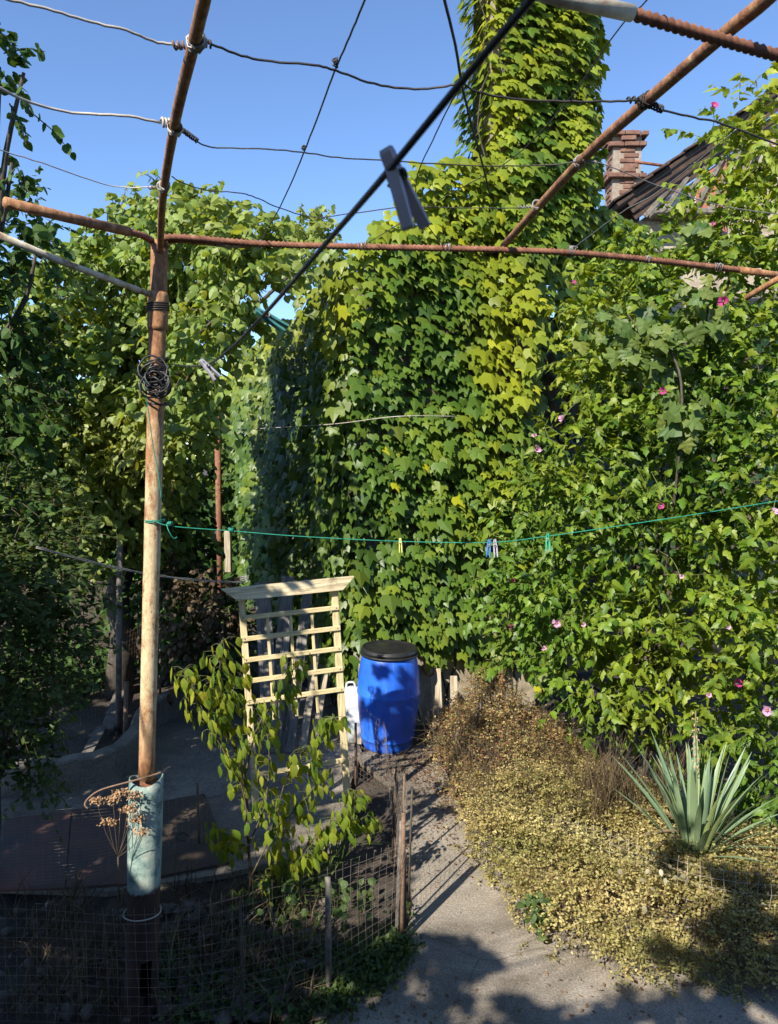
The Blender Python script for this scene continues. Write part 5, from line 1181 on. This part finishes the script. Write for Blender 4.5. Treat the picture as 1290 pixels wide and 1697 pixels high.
for (px_, yb_, yt_, r_, mt, lab) in ((196, 1210, 895, .030, 'rotwood', 'thick grey post rising behind the kerb left of the pergola post'), (238, 1150, 915, .018, 'rotwood', 'thin grey stake close behind the rusty post'), (207, 1245, 1130, .022, 'wire_rust', 'short dark iron stake standing at the kerb'), (85, 1270, 1010, .018, 'bark', 'slim green-brown stake inside the left bush'),
                                     (265, 1150, 950, .014, 'rotwood', 'slender stake seen just right of the pergola post')):
    b_ = G(px_, yb_); t_ = P(px_ + 3, yt_, b_.y); tag(MB().tube([b_ + Vector((0, 0, -.1)), b_.lerp(t_, .5), t_], r_ * 1.0, 8).build('stake', M[mt]), lab, 'stake', 'stakes behind the kerb')

# ------------------------------------------------------------------ things lying on the pad, odds and ends at the back
def slab(name, corners, th, m, lab, cat_, z=.0, group=None):
    o = MB().prism([(p.x, p.y) for p in corners], z, z + th).build(name, M[m]); return tag(o, lab, cat_, group)
slab('metal_sheet', [G(225, 1338), G(340, 1318), G(382, 1432), G(232, 1462)], .016, 'plate', 'flat brown sheet with a small bracket on it, lying right of the teal pipe', 'sheet')
slab('metal_sheet', [G(120, 1345), G(224, 1335), G(230, 1465), G(110, 1475)], .016, 'plate_red', 'reddish sheet lying on the pad just left of the teal pipe', 'sheet')
slab('metal_sheet', [G(12, 1360), G(118, 1347), G(108, 1475), G(-10, 1478)], .016, 'plate_red', 'dull purple-brown sheet lying on the pad at the left edge', 'sheet')
c = G(303, 1390, .016); m = MB(); m.tube([c + Vector((-.04, -.03, .0)), c + Vector((-.05, .03, .02)), c + Vector((.0, .05, .02)), c + Vector((.04, .03, .0))], .006, 6); m.tube([c + Vector((-.04, -.03, .0)), c + Vector((.03, -.03, .0))], .008, 6)
tag(m.build('iron_bracket', M['wire_dark']), 'small dark iron bracket lying on the brown sheet', 'bracket')
for (a, b, w_, lab) in (((128, 1285), (170, 1210), .10, 'grey board lying in the soil behind the kerb'), ((225, 1205), (258, 1180), .08, 'short board lying behind the kerb near the pergola post'), ((178, 1215), (200, 1150), .12, 'pale slab set upright at the foot of the grey post')):
    p, q = G(*a), G(*b); v = q - p; o = MB().box((0, 0, 0), (v.length, w_, .03), None, .004).build('board', M['rotwood']); o.location = (p + q) / 2 + Vector((0, 0, .03)); o.rotation_euler = (0, 0, math.atan2(v.y, v.x)); tag(o, lab, 'board', 'boards behind the kerb')
# low garden wall with a sloping top at the back
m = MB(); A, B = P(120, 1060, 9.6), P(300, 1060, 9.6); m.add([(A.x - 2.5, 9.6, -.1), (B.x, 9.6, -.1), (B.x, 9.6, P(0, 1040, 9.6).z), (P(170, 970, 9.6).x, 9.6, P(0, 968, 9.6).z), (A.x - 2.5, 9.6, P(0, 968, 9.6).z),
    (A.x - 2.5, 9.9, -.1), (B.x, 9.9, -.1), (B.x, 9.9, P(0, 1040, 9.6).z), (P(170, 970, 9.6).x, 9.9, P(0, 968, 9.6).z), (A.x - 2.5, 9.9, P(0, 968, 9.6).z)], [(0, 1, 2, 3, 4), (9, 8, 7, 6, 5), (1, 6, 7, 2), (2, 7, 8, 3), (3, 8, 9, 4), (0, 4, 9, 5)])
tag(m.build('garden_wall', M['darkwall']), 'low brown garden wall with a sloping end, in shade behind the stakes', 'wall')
a = P(360, 690, 12.5); tag(MB().tube([Vector((a.x, 12.5, -.1)), a], .05, 8).build('rusty_pole', M['rebar']), 'tall thin rust-brown pole in the shade left of the side ivy', 'pole')
b_ = P(378, 880, 12.8); o = MB().box((b_.x, 12.8, b_.z - .35), (.12, .06, .7), None, .01).build('board', M['paleplank']); tag(o, 'sunlit pale strip of board between the brown pole and the side ivy', 'board')

# dried flower heads in front of the teal pipe
ty = empty('dried_flower', G(205, 1640), 'dried flower stalk with flat tan heads in front of the teal pipe', 'dried flower')
b0 = G(190, 1660); heads = [(200, 1312), (188, 1325), (222, 1318), (180, 1362), (212, 1340), (226, 1358), (236, 1378), (160, 1325)]
V = []
fork_ = P(196, 1420, 3.47)
MB().tube(spline([b0, b0.lerp(fork_, .5) + Vector((.01, 0, 0)), fork_], 5), .003, 5).build('stalk', M['twig'], ty)
for hx, hy in heads:
    c = P(hx, hy, 3.46 + random.uniform(-.03, .03))
    MB().tube(spline([fork_, fork_.lerp(c, .5) + Vector(((hx - 196) * .0003, 0, -.01)), c], 5), .0015, 5).build('stalk', M['twig'], ty)
    k = 90; pp = np.array(c) + rng.normal(0, 1, (k, 3)) * np.array([.017, .014, .006]); o = link('flower_head', leaves_mesh('flower_head', T_SMALL, mk(pp, np.array([0, -.2, 1.]) + rng.normal(0, .5, (k, 3)), rng.normal(0, 1, (k, 3)), rng.uniform(.010, .016, k), tone=rng.uniform(.2, 1, k)), M['tanhead']), ty); o.color = (0, 0, 0, 1); o['kind'] = 'stuff'
# honesty seed stalk in front of the yucca
hs = empty('honesty_stalk', G(1075, 1590), 'dried honesty stalk with papery oval seed discs before the yucca', 'dried flower'); b0 = G(1078, 1560)
q = spline([b0, P(1072, 1490, 4.05), P(1085, 1430, 4.08), P(1120, 1440, 4.05), P(1145, 1455, 4.0)], 6); MB().tube(q, .002, 5).build('stalk', M['dry'], hs)
pp = []
for hx, hy in ((1110, 1432), (1095, 1440), (1120, 1450), (1132, 1448), (1080, 1470), (1068, 1500), (1075, 1440), (1062, 1455), (1140, 1455), (1078, 1395), (1028, 1440), (1045, 1420), (1104, 1455), (1085, 1410)): pp.append(tuple(P(hx, hy, 3.98 + random.uniform(-.03, .05))))
k = len(pp); leafy(hs, T_SMALL, mk(np.array(pp), np.array([-.4, -1, .3]) + rng.normal(0, .3, (k, 3)), np.array([.1, 0, -1]) + rng.normal(0, .3, (k, 3)), rng.uniform(.03, .05, k), w=np.full(k, 1.1)), M['seedpod'], 40, 'seed_disc', 'seed_discs', 2)
# one fresh green weed at the path edge
wd = empty('green_weed', G(893, 1535), 'small bright green weed at the edge of the path by the ground cover', 'weed'); k = 70; c = np.array(P(893, 1508, 4.1))
pw = c + rng.normal(0, 1, (k, 3)) * np.array([.035, .03, .055]); MB().tube([G(893, 1535), P(893, 1490, 4.12)], .003, 5).build('stem', M['greenstem'], wd)
leafy(wd, T_OVATE, mk(pw, np.array([-.3, -.6, .8]) + rng.normal(0, .4, (k, 3)), rng.normal(0, .7, (k, 3)), rng.uniform(.03, .05, k)), M['weed'], 60, cell=3)

# ------------------------------------------------------------------ behind the viewer: the house with its landing and an unseen vine added to shade the garden
hh = empty('dwelling_house', (0, -3, 0), 'rendered house with a landing from which the garden is seen', 'house')
MB().box((0, -6.0, 2.3), (14, 6.0, 4.6), None, .02).build('wall', M['housewall'], hh)
MB().prism([(-8, -8), (8, -8), (8, -2.6), (-8, -2.6)], 4.62, 4.8).build('roof', M['tile'], hh)
MB().box((0, -1.3, 1.1), (2.6, 3.4, .18), None, .01).build('landing', M['concrete_dark'], hh)
for x_ in (-3.5, 3.0):
    wi = MB().box((x_, -2.98, 2.4), (1.2, .06, 1.3), None, .01).build('window', M['pine'], hh); MB().box((x_, -2.945, 2.4), (1.0, .01, 1.1)).build('pane', M['black'], wi)
def shade_canopy():
    # unseen leaf clumps added behind and left of the viewer for their shade
    spots = []
    def shadow_to(gx, gy, r, h=3.8, gz=0.0):      # place a clump so that its shade falls round (gx, gy)
        t = (h - gz) / SD.z; spots.append(((gx + SD.x * t, gy + SD.y * t, h), (r, r, .16)))
    for gx in np.arange(-4.4, .0, .36):
        for gy in np.arange(1.4, 8.6, .36):
            if gy > 4.1 and gx > -.45 - .22 * max(0, gy - 5.2): continue
            if 4.3 < gy < 4.7 and gx > -.75: continue
            if gy > 4.7 and random.random() < .2: continue
            shadow_to(gx + random.uniform(-.1, .1), gy + random.uniform(-.08, .08), .26)
    for gx, gy, r in ((.15, 3.0, .3), (.12, 3.35, .24), (.30, 3.72, .17), (.22, 4.05, .16), (.7, 3.3, .24), (.7, 2.9, .3), (1.2, 2.9, .35), (1.45, 3.3, .27), (1.9, 3.0, .35), (1.95, 3.45, .25), (1.15, 3.45, .2), (1.45, 3.75, .13),
                      (2.3, 3.9, .3), (2.6, 3.4, .4), (2.7, 4.3, .28), (1.9, 4.0, .15), (2.2, 4.45, .16), (2.0, 4.9, .1), (3.2, 4.0, .4), (3.0, 3.2, .4), (.5, 3.5, .15), (.05, 4.4, .12), (3.1, 4.8, .3)): shadow_to(gx, gy, r)
    pz = P(665, 330, .69); t = (3.8 - pz.z) / SD.z; spots.append(((pz.x + SD.x * t, pz.y + SD.y * t, 3.8), (.22, .22, .14)))  # clumps added to shade the near peg
    spots.append(((pz.x + SD.x * t + .08, pz.y + SD.y * t + .05, 3.86), (.2, .2, .1)))
    shadow_to(-.08, 6.7, .13, gz=.42); shadow_to(.10, 6.7, .08, gz=.50); shadow_to(-.02, 6.7, .07, gz=.70)
    return spots
cs = shade_canopy()
L1, S, Md, E = sprays(cs, 98, .14, 4, .125, droop=.1, tipdown=.3, upn=1.0, flat=.35, shell=(0, 1.0))
shade_vine = empty('grape_vine', (-3.5, -1.0, 0), 'added unseen grape vine behind the viewer, its clumps set to shade the garden', 'vine')
MB().tube(limb_path((-3.5, -1.0, -.1), (-3.3, -.6, 3.7), 0, 8, .05), .035, 8).build('trunk', M['bark'], shade_vine)
m = MB()
for c, r in cs[::5]: m.tube(limb_path((-3.3, -.6, 3.7), c, .0, 5, .03), .009, 5)
m.build('canes', M['bark'], shade_vine)
leafy(shade_vine, T_GRAPE, L1, M['grape'], 0)
